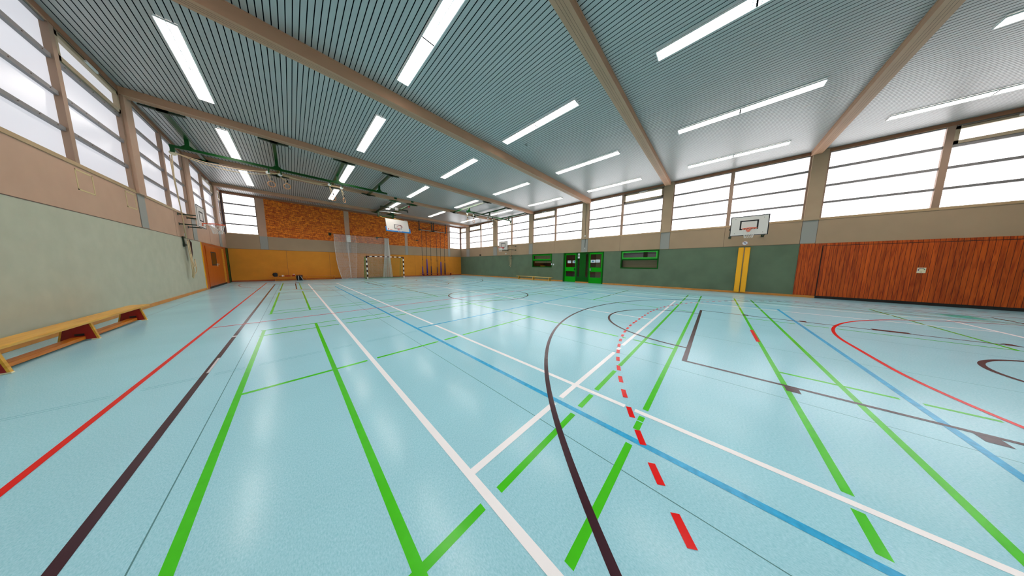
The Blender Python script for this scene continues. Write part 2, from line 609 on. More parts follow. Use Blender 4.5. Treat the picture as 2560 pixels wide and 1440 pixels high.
    mb.face([(X0 + 6.28, Y0 - 12.72, 0.0005), (X0 + 6.98, Y0 - 12.72, 0.0005), (X0 + 6.98, Y0 - 12.25, 0.0005), (X0 + 6.28, Y0 - 12.25, 0.0005)], IX['hatch_teal'])
    emit('y', -7.012, -3.05, -2.45, 0.022, 'line_tape')
    emit('y', -7.025, -1.2, -1.1, 0.05, 'line_tape')
    o = mb.build('floor', mats)
    tag(o, 'light blue linoleum sports floor painted with coloured court lines', 'floor', kind='structure')
build_floor()

# ------------------------------------------------------------------ ceiling, beams
def build_ceiling():
    mb = MB()
    x = XL + 0.012
    while x < XR:
        mb.box(x, min(x + 0.083, XR), YF, YB, ZC, ZC + 0.004, 0)
        x += 0.1
    mb.box(XL, XR, YF, YB, ZC + 0.012, ZC + 0.2, 1)
    o = mb.build('ceiling', ['ceil_slat', 'ceil_gap'])
    tag(o, 'grey slatted metal ceiling with dark gaps between the slats', 'ceiling', kind='structure')
    n = 1
    for y, zb in ((22.75, 6.08), (17.66, 6.08), (12.63, 6.06), (7.215, 5.972), (2.42, 6.09), (-2.71, 6.10), (-7.8, 6.08)):
        b = MB()
        b.box(XL, XR - 0.02, y - 0.135, y + 0.135, zb, ZC - 0.001)
        b.box(XL, XR - 0.02, y - 0.15, y - 0.135, ZC - 0.022, ZC - 0.001)
        b.box(XL, XR - 0.02, y + 0.135, y + 0.15, ZC - 0.022, ZC - 0.001)
        for k in (-0.05, 0.0, 0.05):
            b.box(XL, XR - 0.02, y + k - 0.002, y + k + 0.002, zb - 0.002, zb, 1)
        o = b.build('trim_%d' % n, ['beam', 'seam_dark'], bevel=0.004)
        tag(o, 'brown roof beam, %s' % ('nearest the brick end wall' if n == 1 else '%s beam from the brick end wall' % ORD[n - 1]), 'beam', kind='structure')
        n += 1
build_ceiling()

# ------------------------------------------------------------------ walls
POSTS_R = [(-8.1, -7.7), (-3.03, -2.63), (2.13, 2.58), (7.21, 7.71), (12.57, 13.01), (17.55, 18.15), (22.75, 23.4)]
POSTS_L = [(-8.1, -7.7), (-3.03, -2.63), (2.13, 2.58), (7.21, 7.71), (12.55, 13.0), (17.5, 18.1), (22.75, 23.4)]
DOOR_Y = (5.94, 9.26)
GW1 = (10.39, 12.57, 1.17, 2.38)
GW2 = (2.59, 4.79, 1.17, 2.38)
GATE0 = -2.64

def build_walls():
    D = 0.32
    # right wall: green cloth panels below, beige band above, openings for the doors and the two green windows
    mb = MB()
    def seg(y0, y1, z0, z1, mi): mb.box(y0, y1, 0, D, z0, z1, mi, TR)
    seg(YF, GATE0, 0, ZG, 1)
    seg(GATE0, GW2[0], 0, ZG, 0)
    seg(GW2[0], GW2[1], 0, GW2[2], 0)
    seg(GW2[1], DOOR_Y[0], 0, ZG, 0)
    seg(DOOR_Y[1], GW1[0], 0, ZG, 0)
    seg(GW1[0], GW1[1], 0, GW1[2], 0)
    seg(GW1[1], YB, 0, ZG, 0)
    seg(YF, YB + D, ZG, ZW, 1)
    seg(YF, YB, ZH, ZC + 0.2, 1)
    for a, b in POSTS_R:
        seg(a, b, ZW, ZH, 1)
        mb.box(a, b, -0.012, 0, ZG + 0.02, ZW - 0.01, 2, TR)
        for e in (a, b):
            mb.box(e - 0.012, e + 0.012, -0.003, 0, ZG, ZW, 3, TR)
    for y in (-0.2, 4.9, 10.2, 15.4, 20.5):
        mb.box(y - 0.006, y + 0.006, -0.002, 0, ZG, ZW, 3, TR)
    mb.box(GATE0, YB, -0.004, 0, ZG - 0.012, ZG + 0.006, 3, TR)
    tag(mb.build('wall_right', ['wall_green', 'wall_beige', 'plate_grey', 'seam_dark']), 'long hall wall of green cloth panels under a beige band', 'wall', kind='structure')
    # left wall
    mb = MB()
    def seg(y0, y1, z0, z1, mi): mb.box(y0, y1, 0, D, z0, z1, mi, TL)
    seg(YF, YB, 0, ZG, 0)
    seg(YF, YB + D, ZG, ZW, 1)
    seg(YF, YB, ZH, ZC + 0.2, 1)
    for a, b in POSTS_L:
        seg(a, b, ZW, ZH, 1)
        mb.box(a, b, -0.012, 0, ZG + 0.02, ZW - 0.01, 2, TL)
        for e in (a, b):
            mb.box(e - 0.012, e + 0.012, -0.003, 0, ZG, ZW, 3, TL)
    for y in (7.9, 15.4, 20.5):
        mb.box(y - 0.006, y + 0.006, -0.002, 0, ZG, ZW, 3, TL)
    mb.box(YF, YB, -0.004, 0, ZG - 0.01, ZG + 0.005, 3, TL)
    for a, b in ((9.93, 10.52), (11.9, 12.45)):          # two taped outlines
        for e in ((a, a + 0.035, 2.87, 3.31), (b - 0.035, b, 2.87, 3.31), (a, b, 2.87, 2.9), (a, b, 3.28, 3.31)):
            mb.box(e[0], e[1], -0.003, 0, e[2], e[3], 4, TL)
    tag(mb.build('wall_left', ['wall_green_lit', 'post', 'plate_grey', 'seam_dark', 'tape_yellow']), 'long hall wall of green cloth panels in a brightened sage tone under a taupe band', 'wall', kind='structure')
    # back wall
    mb = MB()
    def seg(x0, x1, z0, z1, mi, d0=0.0): mb.box(x0, x1, d0, D, z0, z1, mi, TB)
    seg(XL, XR, 0, ZG, 0)
    seg(XL, XR, ZG, 3.36, 1)
    seg(XL, XR, ZH, ZC + 0.2, 5)
    pil = [(-1.49, -1.1), (3.63, 3.99), (8.82, 9.1), (13.98, 14.27)]
    for a, b in pil:
        seg(a, b, 3.36, ZH, 6)
        mb.box(a, b, -0.012, 0, ZG + 0.02, 3.35, 2, TB)
        for e in (a, b):
            mb.box(e - 0.01, e + 0.01, -0.003, 0, ZG, 3.36, 3, TB)
    for (a, b) in ((-1.1, 3.63), (3.99, 8.82), (9.1, 13.98)):
        seg(a, b, 3.36, ZH, 4, 0.03)
    for x in (-0.2, 2.4, 5.2, 9.8, 12.6):
        mb.box(x - 0.006, x + 0.006, -0.002, 0, 0.1, ZG, 3, TB)
    mb.box(XL, XR, -0.004, 0, ZG - 0.01, ZG + 0.005, 3, TB)
    mb.box(XL, XR, -0.05, 0, ZH, ZC - 0.001, 5, TB)
    tag(mb.build('wall_back', ['wall_ochre', 'wall_beige', 'plate_grey', 'seam_dark', 'brick', 'head', 'post']), 'end wall of orange brick over a beige band and ochre panels', 'wall', kind='structure')
    mb = MB()
    mb.box(XL - D, XR + D, YF - 0.3, YF, 0, ZC + 0.2)
    tag(mb.build('wall_front', ['wall_plain']), 'plain end wall opposite the brick wall', 'wall', kind='structure')
    # posts between the windows
    n = 8
    for T, posts, word in ((TR, POSTS_R, 'over the green panels'), (TL, POSTS_L, 'over the sage panels')):
        for i, (a, b) in enumerate(reversed(posts)):
            if b < (-3.5 if T is TR else 7): continue
            m = MB(); m.box(a, b, -0.06, -0.0005, ZW + 0.01, ZC - 0.002, 0, T)
            o = m.build('trim_%d' % n, ['post_r' if T is TR else 'post'], bevel=0.006)
            tag(o, 'taupe window post %s, %s from the brick wall' % (word, ORD[i] if i else 'nearest post'), 'post', kind='structure')
            n += 1
    for side, xa, xb in (('left', XL - 0.3, XL + 0.045), ('right', XR - 0.045, XR + 0.3)):
        m = MB(); m.box(xa, xb, YB - 0.042, YB + 0.3, ZW + 0.001, ZC - 0.003)
        o = m.build('trim_%d' % n, ['corner_dark'])
        tag(o, 'dark corner post of the windows at the end wall, %s corner' % ('sage wall' if side == 'left' else 'green wall'), 'post', kind='structure')
        n += 1
    # baseboards
    def base(name, segs, T, m, label):
        mb = MB()
        for a, b in segs:
            mb.box(a, b, -0.025, -0.0005, 0.002, 0.085, 0, T)
            mb.box(a, b, -0.012, -0.0005, 0.085, 0.1, 0, T)
        tag(mb.build(name, [m], bevel=0.003), label, 'baseboard', kind='structure')
    base('baseboard_right', [(-3.22, DOOR_Y[0]), (DOOR_Y[1], YB - 0.03)], TR, 'base_wood', 'orange wooden baseboard below the green panels')
    base('baseboard_left', [(YF, 18.4)], TL, 'base_wood', 'orange wooden baseboard below the sage panels')
    base('baseboard_back', [(XL + 0.03, XR - 0.03)], TB, 'base_red', 'reddish wooden baseboard below the ochre panels')
build_walls()

# ------------------------------------------------------------------ windows
ROWS = [(3.46, 4.05), (4.135, 4.735), (4.825, 5.43), (5.525, 6.09)]
WN = [0]
def window(T, u0, u1, mulls, tilt, pm, label, sill='sill'):
    WN[0] += 1
    c = T((u0 + u1) / 2, 0.05, ZW)
    w = thing('window_%d' % WN[0], c, label, 'window', kind='structure')
    f = MB()
    f.box(u0, u1, 0.0, 0.3, ZW, ZW + 0.09, 1, T)
    f.box(u0, u1, -0.015, 0.0, ZW + 0.0, ZW + 0.03, 1, T)
    f.box(u0 + 0.001, u1 - 0.001, -0.012, 0.28, ZH + 0.005, ZC - 0.002, 0, T)
    f.box(u0, u0 + 0.05, 0.01, 0.14, ZW + 0.09, ZH, 2, T)
    f.box(u1 - 0.05, u1, 0.01, 0.14, ZW + 0.09, ZH, 2, T)
    f.build('frame', ['head', sill, 'mullion'], w)
    edges = [u0 + 0.05]
    for mu in mulls:
        m = MB(); m.box(mu - 0.07, mu + 0.07, 0.0, 0.14, ZW + 0.09, ZH, 0, T)
        m.build('mullion', ['mullion'], w)
        edges += [mu - 0.07, mu + 0.07]
    edges.append(u1 - 0.05)
    for h in range(0, len(edges), 2):
        a, b = edges[h], edges[h + 1]
        for r in range(4):
            z0, z1 = ROWS[r]
            if r < 3:
                t = MB(); t.box(a, b, 0.03, 0.12, z1 + 0.002, ROWS[r + 1][0] - 0.002, 0, T)
                k = max(2, int((b - a) / 0.42))
                for q in range(k):
                    uu = a + (b - a) * (q + 0.5) / k
                    t.box(uu - 0.008, uu + 0.008, 0.024, 0.03, z1 + 0.035, z1 + 0.05, 1, T)
                t.build('transom', ['transom', 'seam_dark'], w)
            else:
                t = MB(); t.box(a, b, 0.03, 0.12, z1 + 0.002, ZH, 0, T); t.build('transom', ['transom'], w)
            if r == 3 and (h // 2) in tilt:
                s = MB()
                zt = 5.99
                s.box(a, a + 0.08, 0.0, 0.1, z0, z1, 0, T); s.box(b - 0.08, b, 0.0, 0.1, z0, z1, 0, T)
                s.box(a, b, 0.0, 0.1, z0, z0 + 0.1, 0, T); s.box(a, b, 0.0, 0.1, zt, z1, 0, T)
                s.box((a + b) / 2 - 0.25, (a + b) / 2 + 0.2, -0.03, 0.0, zt + 0.03, zt + 0.08, 1, T)
                s.box(a + 0.1, b - 0.1, -0.02, -0.005, zt + 0.07, zt + 0.085, 2, T)
                s.build('sash', ['sash', 'white_paint', 'seam_dark'], w)
                p = MB(); p.box(a + 0.08, b - 0.08, 0.07, 0.085, z0 + 0.1, zt, 0, T)
            else:
                p = MB(); p.box(a, b, 0.085, 0.1, z0, z1, 0, T)
            p.build('pane', [pm], w)
    return w

for i, (u0, u1, mu, tl) in enumerate(((23.4, 24.72, [], [0]), (18.15, 22.75, [20.42], [1]), (13.01, 17.55, [15.3], []), (7.71, 12.57, [10.12], [1]),
                                       (2.58, 7.21, [4.87], [0]), (-2.63, 2.13, [-0.27], []), (-7.7, -3.03, [-5.4], [0]), (-9.85, -8.1, [], []))):
    window(TR, u0, u1, mu, tl, 'pane_r', 'frosted strip window over the green panels, %s from the brick wall' % (ORD[i] if i else 'nearest bay'))
for i, (u0, u1, mu, tl) in enumerate(((23.4, 24.72, [], [0]), (18.1, 22.75, [20.42], [1]), (13.0, 17.5, [15.3], []), (7.71, 12.55, [10.1], [1]),
                                       (2.58, 7.21, [4.87], [1]), (-2.63, 2.13, [-0.27], []), (-7.7, -3.03, [-5.4], [0]), (-9.85, -8.1, [], []))):
    window(TL, u0, u1, mu, tl, 'pane_l', 'frosted strip window over the sage panels, %s from the brick wall' % (ORD[i] if i else 'nearest bay'))
window(TB, XL + 0.04, -1.49, [], [], 'pane_r', 'frosted corner window in the end wall, beside the sage wall')
window(TB, 14.27, XR - 0.04, [], [], 'pane_r', 'frosted corner window in the end wall, beside the green wall')

# ------------------------------------------------------------------ rooms behind the right wall (seen through the glass)
def behind():
    mb = MB()
    x0, x1 = XR + 0.32, XR + 2.2
    mb.box(x1, x1 + 0.1, 1.6, 13.4, 0, 2.7, 0)
    mb.box(x0, x1, 1.6, 13.4, 2.6, 2.7, 0)
    for y in (1.6, 5.3, 9.6, 13.3):
        mb.box(x0, x1, y, y + 0.1, 0, 2.7, 0)
    mb.box(x1 - 0.05, x1, 5.4, 7.4, 0, 2.6, 1)
    tag(mb.build('wall_corridor', ['corr_brown', 'corr_beige']), 'dim brown corridor behind the green doors', 'wall', kind='structure')
behind()

# ------------------------------------------------------------------ green doors in the right wall
def green_doors():
    d = thing('door_1', (XR, 7.6, 0), 'green double doors with a green panel between them, in the hall wall', 'door', kind='structure')
    y0, y1 = DOOR_Y
    f = MB()
    f.box(y0, y0 + 0.09, -0.01, 0.3, 0, ZG, 0, TR); f.box(y1 - 0.12, y1, -0.01, 0.3, 0, ZG, 0, TR)
    f.box(y0 + 0.09, y1 - 0.12, -0.01, 0.3, 2.34, ZG, 0, TR)
    f.build('frame', ['frame_green'], d)
    c = MB()
    z0, z1 = 0.0, 2.34
    for a, b in ((7.03, 7.14), (7.33, 7.83), (8.0, 8.13)):
        c.box(a, b, 0.05, 0.11, 0.08, z1, 0, TR)
    for a, b in ((7.14, 7.33), (7.83, 8.0)):
        c.box(a, b, 0.05, 0.11, 0.08, 0.45, 0, TR)
        c.box(a, b, 0.05, 0.11, 2.22 if a < 7.5 else 2.31, z1, 0, TR)
    cp = c.build('centre_panel', ['frame_green'], d)
    for a, b in ((7.14, 7.33), (7.83, 8.0)):
        p = MB(); p.box(a, b, 0.075, 0.085, 0.45, 2.22 if a < 7.5 else 2.31, 0, TR)
        p.build('side_light', ['glass'], cp)
    s = MB(); s.box(7.03, 8.13, 0.0, 0.15, 0.0, 0.08, 0, TR)
    s.build('threshold', ['base_wood'], d)
    def leaf(a, b, dd, hinge_left):
        m = MB()
        def bx(p, q, zz0, zz1): m.box(p, q, dd, dd + 0.05, zz0, zz1, 0, TR)
        bx(a, a + 0.085, 0.015, 2.33); bx(b - 0.085, b, 0.015, 2.33)
        bx(a + 0.085, b - 0.085, 0.015, 0.45); bx(a + 0.085, b - 0.085, 0.885, 1.22); bx(a + 0.085, b - 0.085, 2.2, 2.33)
        L = m.build('leaf', ['door_green'], d, bevel=0.004)
        for zz0, zz1 in ((0.45, 0.885), (1.22, 2.2)):
            p = MB(); p.box(a + 0.085, b - 0.085, dd + 0.02, dd + 0.03, zz0, zz1, 0, TR)
            p.build('pane', ['glass'], L)
        h = MB()
        yy = b - 0.11 if hinge_left else a + 0.11
        h.box(yy - 0.055, yy + 0.055, dd - 0.012, dd, 0.97, 1.14, 0, TR)
        h.box(yy - 0.04, yy + 0.04, dd - 0.05, dd - 0.035, 1.08, 1.1, 0, TR)
        h.box(yy - 0.04, yy - 0.03, dd - 0.05, dd - 0.012, 1.08, 1.1, 0, TR)
        h.build('handle', ['steel' if hinge_left else 'rubber'], L)
    leaf(6.03, 7.03, 0.02, True)
    leaf(8.13, 9.14, 0.075, False)
    # papers stuck to the panes
    def sheet(ya, yb, z0, z1, dd, label, emblem):
        t = thing('notice', TR((ya + yb) / 2, dd, z0), label, 'notice', 'notices on the green doors')
        m = MB(); m.box(ya, yb, dd - 0.004, dd, z0, z1, 0, TR); m.build('sheet', ['paper'], t)
        e = MB()
        cy, cz = (ya + yb) / 2, (z0 + z1) / 2
        if emblem:
            e.prism([(cy + 0.06 * math.cos(k * PI / 6), cz - 0.01 + 0.05 * math.sin(k * PI / 6)) for k in range(12)], lambda a, b, q: TR(a, dd - q, b), 0.0045, 0.0055)
            e.box(cy - 0.03, cy + 0.03, dd - 0.0055, dd - 0.0045, cz + 0.045, cz + 0.07, 0, TR)
        else:
            for k in range(3):
                e.box(ya + 0.06, yb - 0.06, dd - 0.0055, dd - 0.0045, cz - 0.05 + 0.045 * k, cz - 0.043 + 0.045 * k, 0, TR)
        e.build('emblem' if emblem else 'printed_lines', ['paper_blue'], t)
    sheet(6.58, 6.92, 1.57, 1.79, 0.035, 'white notice with a blue emblem on the right-hand green door', True)
    sheet(6.22, 6.55, 1.58, 1.8, 0.035, 'plain white notice on the right-hand green door', False)
    sheet(8.15, 8.46, 1.54, 1.76, 0.09, 'white notice with a blue emblem on the left-hand green door', True)
    sheet(8.58, 8.9, 1.54, 1.76, 0.09, 'plain white notice on the left-hand green door', False)
    t = thing('door_card', TR(7.92, 0.05, 1.92), 'tall pale card on the narrow pane between the green doors', 'card')
    m = MB(); m.box(7.83, 7.99, 0.042, 0.049, 1.92, 2.3, 0, TR); m.build('card', ['paper'], t)
    m = MB(); m.box(7.84, 7.98, 0.039, 0.042, 2.03, 2.2, 0, TR); m.build('grey_band', ['plate_grey'], t)
green_doors()

def corridor_lamp():
    t = thing('corridor_lamp', (XR + 1.5, 5.9, 2.5), 'warm ceiling lamp glowing behind the right-hand green door', 'lamp')
    m = MB(); m.box(XR + 1.2, XR + 1.9, 5.75, 6.0, 2.56, 2.598); m.build('lamp_body', ['lamp_white'], t)
    mt = mat('lamp_warm', (0.9, 0.8, 0.6), 0.4, emit=(1.0, 0.62, 0.25), strength=6.0)
    m = MB(); m.box(XR + 1.22, XR + 1.88, 5.77, 5.98, 2.54, 2.558); m.build('diffuser', ['lamp_warm'], t)
corridor_lamp()

# ------------------------------------------------------------------ green framed windows in the right wall
def green_window(n, rect, label):
    a, b, z0, z1 = rect
    w = thing('window_%d' % n, TR((a + b) / 2, 0.1, z0), label, 'window', kind='structure')
    f = MB()
    zm0, zm1 = 1.73, 1.82
    f.box(a, a + 0.07, -0.012, 0.3, z0, z1, 0, TR); f.box(b - 0.07, b, -0.012, 0.3, z0, z1, 0, TR)
    f.box(a + 0.07, b - 0.07, -0.012, 0.3, z0, z0 + 0.08, 0, TR); f.box(a + 0.07, b - 0.07, -0.012, 0.3, z1 - 0.07, z1, 0, TR)
    f.box(a + 0.07, b - 0.07, 0.02, 0.12, zm0, zm1, 0, TR)
    f.build('frame', ['frame_green'], w, bevel=0.004)
    s = MB()
    s0, s1 = zm1, z1 - 0.075
    s.box(a + 0.08, a + 0.15, 0.0, 0.07, s0, s1, 0, TR); s.box(b - 0.15, b - 0.08, 0.0, 0.07, s0, s1, 0, TR)
    s.box(a + 0.15, b - 0.15, 0.0, 0.07, s0, s0 + 0.09, 0, TR); s.box(a + 0.15, b - 0.15, 0.0, 0.07, s1 - 0.07, s1, 0, TR)
    s.build('sash', ['sash_green' if n == 20 else 'door_green'], w, bevel=0.004)
    p = MB(); p.box(a + 0.15, b - 0.15, 0.03, 0.04, s0 + 0.09, s1 - 0.07, 0, TR); p.build('pane', ['glass'], w)
    p = MB(); p.box(a + 0.07, b - 0.07, 0.06, 0.07, z0 + 0.08, zm0, 0, TR); p.build('pane', ['glass'], w)
    # what stands just behind the panes
    k = MB()
    if n == 19:
        k.box(a, b, 0.34, 0.36, 1.55, 2.6, 0, TR)
        k.box((a + b) / 2 - 0.3, (a + b) / 2 - 0.29, 0.335, 0.34, 1.55, 2.5, 2, TR)
        k.box(a, b, 0.5, 0.52, 0.9, 1.55, 1, TR)
        k.box(a, b, 0.34, 0.5, 1.15, 1.18, 1, TR)
        k.build('cupboard', ['corr_beige', 'corr_dark', 'seam_dark'], w)
    else:
        k.box(a, b, 0.4, 0.42, 1.0, 1.78, 0, TR)
        for q in range(7):
            k.box(a, b, 0.395, 0.4, 1.28 + q * 0.07, 1.29 + q * 0.07, 2, TR)
        k.box(a, b, 0.4, 0.42, 1.78, 2.5, 1, TR)
        k.box(3.28, 3.52, 0.38, 0.4, 1.78, 2.5, 2, TR)
        k.box(a, b, 0.38, 0.4, 2.16, 2.185, 3, TR)
        k.build('shutter', ['corr_beige', 'corr_slab', 'seam_dark', 'pole_dark'], w)
green_window(19, GW1, 'green framed window between the yellow bench and the green doors')
green_window(20, GW2, 'green framed window between the green doors and the yellow pads')
m = MB(); m.box(11.25, 11.7, 0.12, 0.27, 1.251, 1.33, 0, TR)
tag(m.build('folder', ['yellow_mat'], loc=TR(11.5, 0.2, 1.25), bevel=0.005), 'orange folder lying on the sill inside the green window above the bench', 'folder')
m = MB()
m.box(10.36, 10.45, -0.022, -0.013, 1.38, 1.52, 0, TR)
tag(m.build('intercom', ['paper'], loc=TR(10.4, -0.02, 1.4), bevel=0.004), 'small white switch on the edge of the green window frame', 'switch')
m = MB(); m.box(10.15, 10.26, -0.03, -0.0005, 1.36, 1.5, 0, TR)
tag(m.build('wall_socket', ['paper'], loc=TR(10.2, -0.02, 1.4), bevel=0.006), 'small pale wall switch between the green window and the green doors', 'switch')
m = MB(); m.box(20.42, 20.6, -0.08, -0.0005, 2.44, 2.6, 0, TR); m.box(20.47, 20.55, -0.11, -0.08, 2.48, 2.56, 0, TR)
tag(m.build('loudspeaker_horn', ['black'], loc=TR(20.5, -0.04, 2.45), bevel=0.006), 'small black box on the beige band near the far corner', 'speaker')

# ------------------------------------------------------------------ wooden gate in the right wall
def gate():
    d = thing('door_2', TR(-5.8, 0, 0), 'wide red-brown gate of vertical boards in the hall wall', 'door', kind='structure')
    m = MB(); m.box(-3.235, GATE0, -0.02, -0.0006, 0.1, ZG - 0.01, 0, TR); m.build('side_panel', ['gate_wood'], d)
    m = MB(); m.box(-8.4, -3.235, -0.02, -0.0006, 2.275, ZG - 0.01, 0, TR); m.build('header', ['gate_wood'], d)
    m = MB(); m.box(-8.4, -3.255, -0.035, -0.0006, 0.11, 2.255, 0, TR); m.build('gate_leaf', ['gate_wood'], d)
    m = MB(); m.box(-8.4, -3.24, -0.012, -0.0006, 0.0, 0.11, 0, TR); m.box(-8.4, -3.24, -0.012, -0.0006, 2.255, 2.275, 0, TR); m.box(-3.255, -3.236, -0.012, -0.0006, 0.11, 2.255, 0, TR)
    m.build('gap_shade', ['rubber'], d)  # black strips painted in for the shade in the gaps around the leaf
gate()
def gate_sign():
    t = thing('gate_sign', TR(-5.38, -0.036, 1.17), 'small white sign with a curved dark mark on the wooden gate', 'sign')
    m = MB(); m.box(-5.465, -5.305, -0.04, -0.0355, 1.165, 1.36, 0, TR); m.build('plate', ['cream'], t, bevel=0.002)
    m = MB()
    for k in range(22):
        t0, t1 = PI * (0.02 + 1.18 * k / 22), PI * (0.02 + 1.18 * (k + 1) / 22)
        P = lambda tt, r: (-5.385 - 0.062 * r * math.cos(tt), 1.275 + 0.058 * r * math.sin(tt))
        m.prism([P(t0, 0.78), P(t0, 1.08), P(t1, 1.08), P(t1, 0.78)], lambda a, b, q: TR(a, -q, b), 0.0402, 0.0412, 0 if k < 8 else 1)
    m.build('curved_mark', ['sign_green', 'sign_purple'], t)
    m = MB(); m.prism([(-5.385 + 0.011 * math.cos(k * PI / 5), 1.2 + 0.014 * math.sin(k * PI / 5)) for k in range(10)], lambda a, b, q: TR(a, -q, b), 0.0402, 0.0412)
    m.build('dot', ['pole_dark'], t)
gate_sign()

# ------------------------------------------------------------------ yellow pads and the post between them
for a, b, lb in ((-0.95, -0.765, 'yellow wall pad on the green panels, the one nearer the green window'), (-1.17, -0.985, 'yellow wall pad on the green panels, the one nearer the wooden gate')):
    m = MB(); m.box(a, b, -0.09, -0.026, 0.06, 2.31, 0, TR)
    o = m.build('wall_pad', ['yellow_mat'], loc=TR((a + b) / 2, -0.05, 0.06), bevel=0.02)
    tag(o, lb, 'pad', 'yellow wall pads')
m = MB(); m.tube([TR(-0.968, -0.05, 0.05), TR(-0.968, -0.05, 2.3)], 0.012, 10)
tag(m.build('net_post', ['steel'], loc=TR(-0.968, -0.05, 0.05), smooth=True), 'thin steel post between the two yellow pads', 'post')

def round_sign():
    t = thing('prohibition_sign', TR(-0.965, 0, 2.52), 'round white prohibition sign with a purple bar above the yellow pads', 'sign')
    circ = lambda r, n=28: [(-0.965 + r * math.cos(2 * PI * k / n), 2.525 + r * math.sin(2 * PI * k / n)) for k in range(n)]
    Tq = lambda a, b, q: TR(a, -q, b)
    m = MB(); m.prism(circ(0.1), Tq, 0.001, 0.005); m.build('disc', ['paper'], t)
    m = MB()
    o, i = circ(0.1), circ(0.085)
    for k in range(28):
        j = (k + 1) % 28
        m.prism([i[k], o[k], o[j], i[j]], Tq, 0.005, 0.0065)
    m.build('rim', ['sign_pink'], t)
    m = MB()
    a = 0.062
    m.prism([(-0.965 + a, 2.525 + a + 0.012), (-0.965 + a + 0.008, 2.525 + a - 0.006), (-0.965 - a, 2.525 - a - 0.012), (-0.965 - a - 0.008, 2.525 - a + 0.006)], Tq, 0.0066, 0.0076)
    m.build('bar', ['sign_purple'], t)
    m = MB()
    m.prism([(-0.965 + 0.02 * math.cos(k * PI / 6) , 2.545 + 0.022 * math.sin(k * PI / 6)) for k in range(12)], Tq, 0.0051, 0.0062)
    m.prism([(-0.985, 2.525), (-0.945, 2.52), (-0.95, 2.505), (-0.99, 2.51)], Tq, 0.0051, 0.0062)
    m.build('pictogram', ['sign_purple'], t)
round_sign()
m = MB(); m.prism([(16.13 + 0.05 * math.cos(k * PI / 8), 2.56 + 0.07 * math.sin(k * PI / 8)) for k in range(16)], lambda a, b, q: TR(a, -q, b), 0.0006, 0.01)
tag(m.build('round_label', ['paper'], loc=TR(16.13, 0, 2.56)), 'small white round sign under the basket at the far green wall', 'sign')
m = MB(); m.prism([(16.3 + 0.05 * math.cos(k * PI / 8), 2.5 + 0.08 * math.sin(k * PI / 8)) for k in range(16)], lambda a, b, q: TL(a, -q, b), 0.0006, 0.01)
tag(m.build('round_label', ['paper'], loc=TL(16.3, 0, 2.5)), 'small white round sign beside the rope cleat on the taupe band', 'sign')

# ------------------------------------------------------------------ wooden door and green door, left wall
def left_doors():
    d = thing('door_3', TL(21, 0, 0), 'wide orange-brown wooden door with a small pane, in the sage wall', 'door', kind='structure')
    m = MB()
    m.box(18.45, 18.93, -0.02, -0.0006, 0.0, ZG - 0.012, 0, TL); m.box(23.15, 23.95, -0.02, -0.0006, 0.0, ZG - 0.012, 0, TL)
    m.box(18.93, 23.15, -0.02, -0.0006, 2.26, ZG - 0.012, 0, TL); m.box(18.42, 18.45, -0.026, -0.0006, 0.0, ZG - 0.012, 1, TL)
    m.build('surround', ['door_wood', 'yellow_mat'], d)
    m = MB(); m.box(18.95, 22.6, -0.04, -0.0006, 0.11, 2.235, 0, TL); L = m.build('leaf', ['door_wood'], d)
    p = MB(); p.box(19.9, 20.88, -0.043, -0.04, 1.24, 1.91, 0, TL)
    p.build('pane', ['corr_dark'], L)
    p = MB()
    for e in ((19.86, 19.9, 1.2, 1.95), (20.88, 20.92, 1.2, 1.95), (19.86, 20.92, 1.2, 1.24), (19.86, 20.92, 1.91, 1.95)):
        p.box(e[0], e[1], -0.05, -0.04, e[2], e[3], 0, TL)
    p.build('pane_frame', ['rubber'], L)
    p = MB(); p.box(19.92, 20.86, -0.046, -0.0435, 1.26, 1.89, 0, TL); p.build('glazing', ['glass_olive'], L)
    h = MB(); h.box(21.02, 21.12, -0.05, -0.04, 1.14, 1.32, 0, TL); h.box(21.03, 21.06, -0.09, -0.05, 1.26, 1.29, 0, TL); h.box(21.03, 21.22, -0.1, -0.08, 1.26, 1.29, 0, TL)
    h.build('handle', ['cream'], L)
    m = MB(); m.box(22.6, 23.13, -0.04, -0.0006, 0.11, 2.235, 0, TL); m.build('yellow_strip', ['bench_wood'], d)
    m = MB(); m.box(18.95, 23.13, -0.03, -0.0006, 0.004, 0.11, 0, TL); m.build('kick_strip', ['rubber'], d)
    d = thing('door_4', TL(24.3, 0, 0), 'narrow dark green door beside the corner of the sage wall', 'door', kind='structure')
    m = MB(); m.box(24.0, 24.55, -0.02, -0.0006, 0.0, 2.34, 0, TL); m.build('leaf', ['frame_green'], d)
    m = MB(); m.box(23.96, 24.0, -0.03, -0.0006, 0, ZG - 0.012, 0, TL); m.box(24.55, 24.73, -0.03, -0.0006, 0, ZG - 0.012, 0, TL); m.box(24.0, 24.55, -0.03, -0.0006, 2.34, ZG - 0.012, 0, TL)
    m.build('frame', ['rubber'], d)
left_doors()

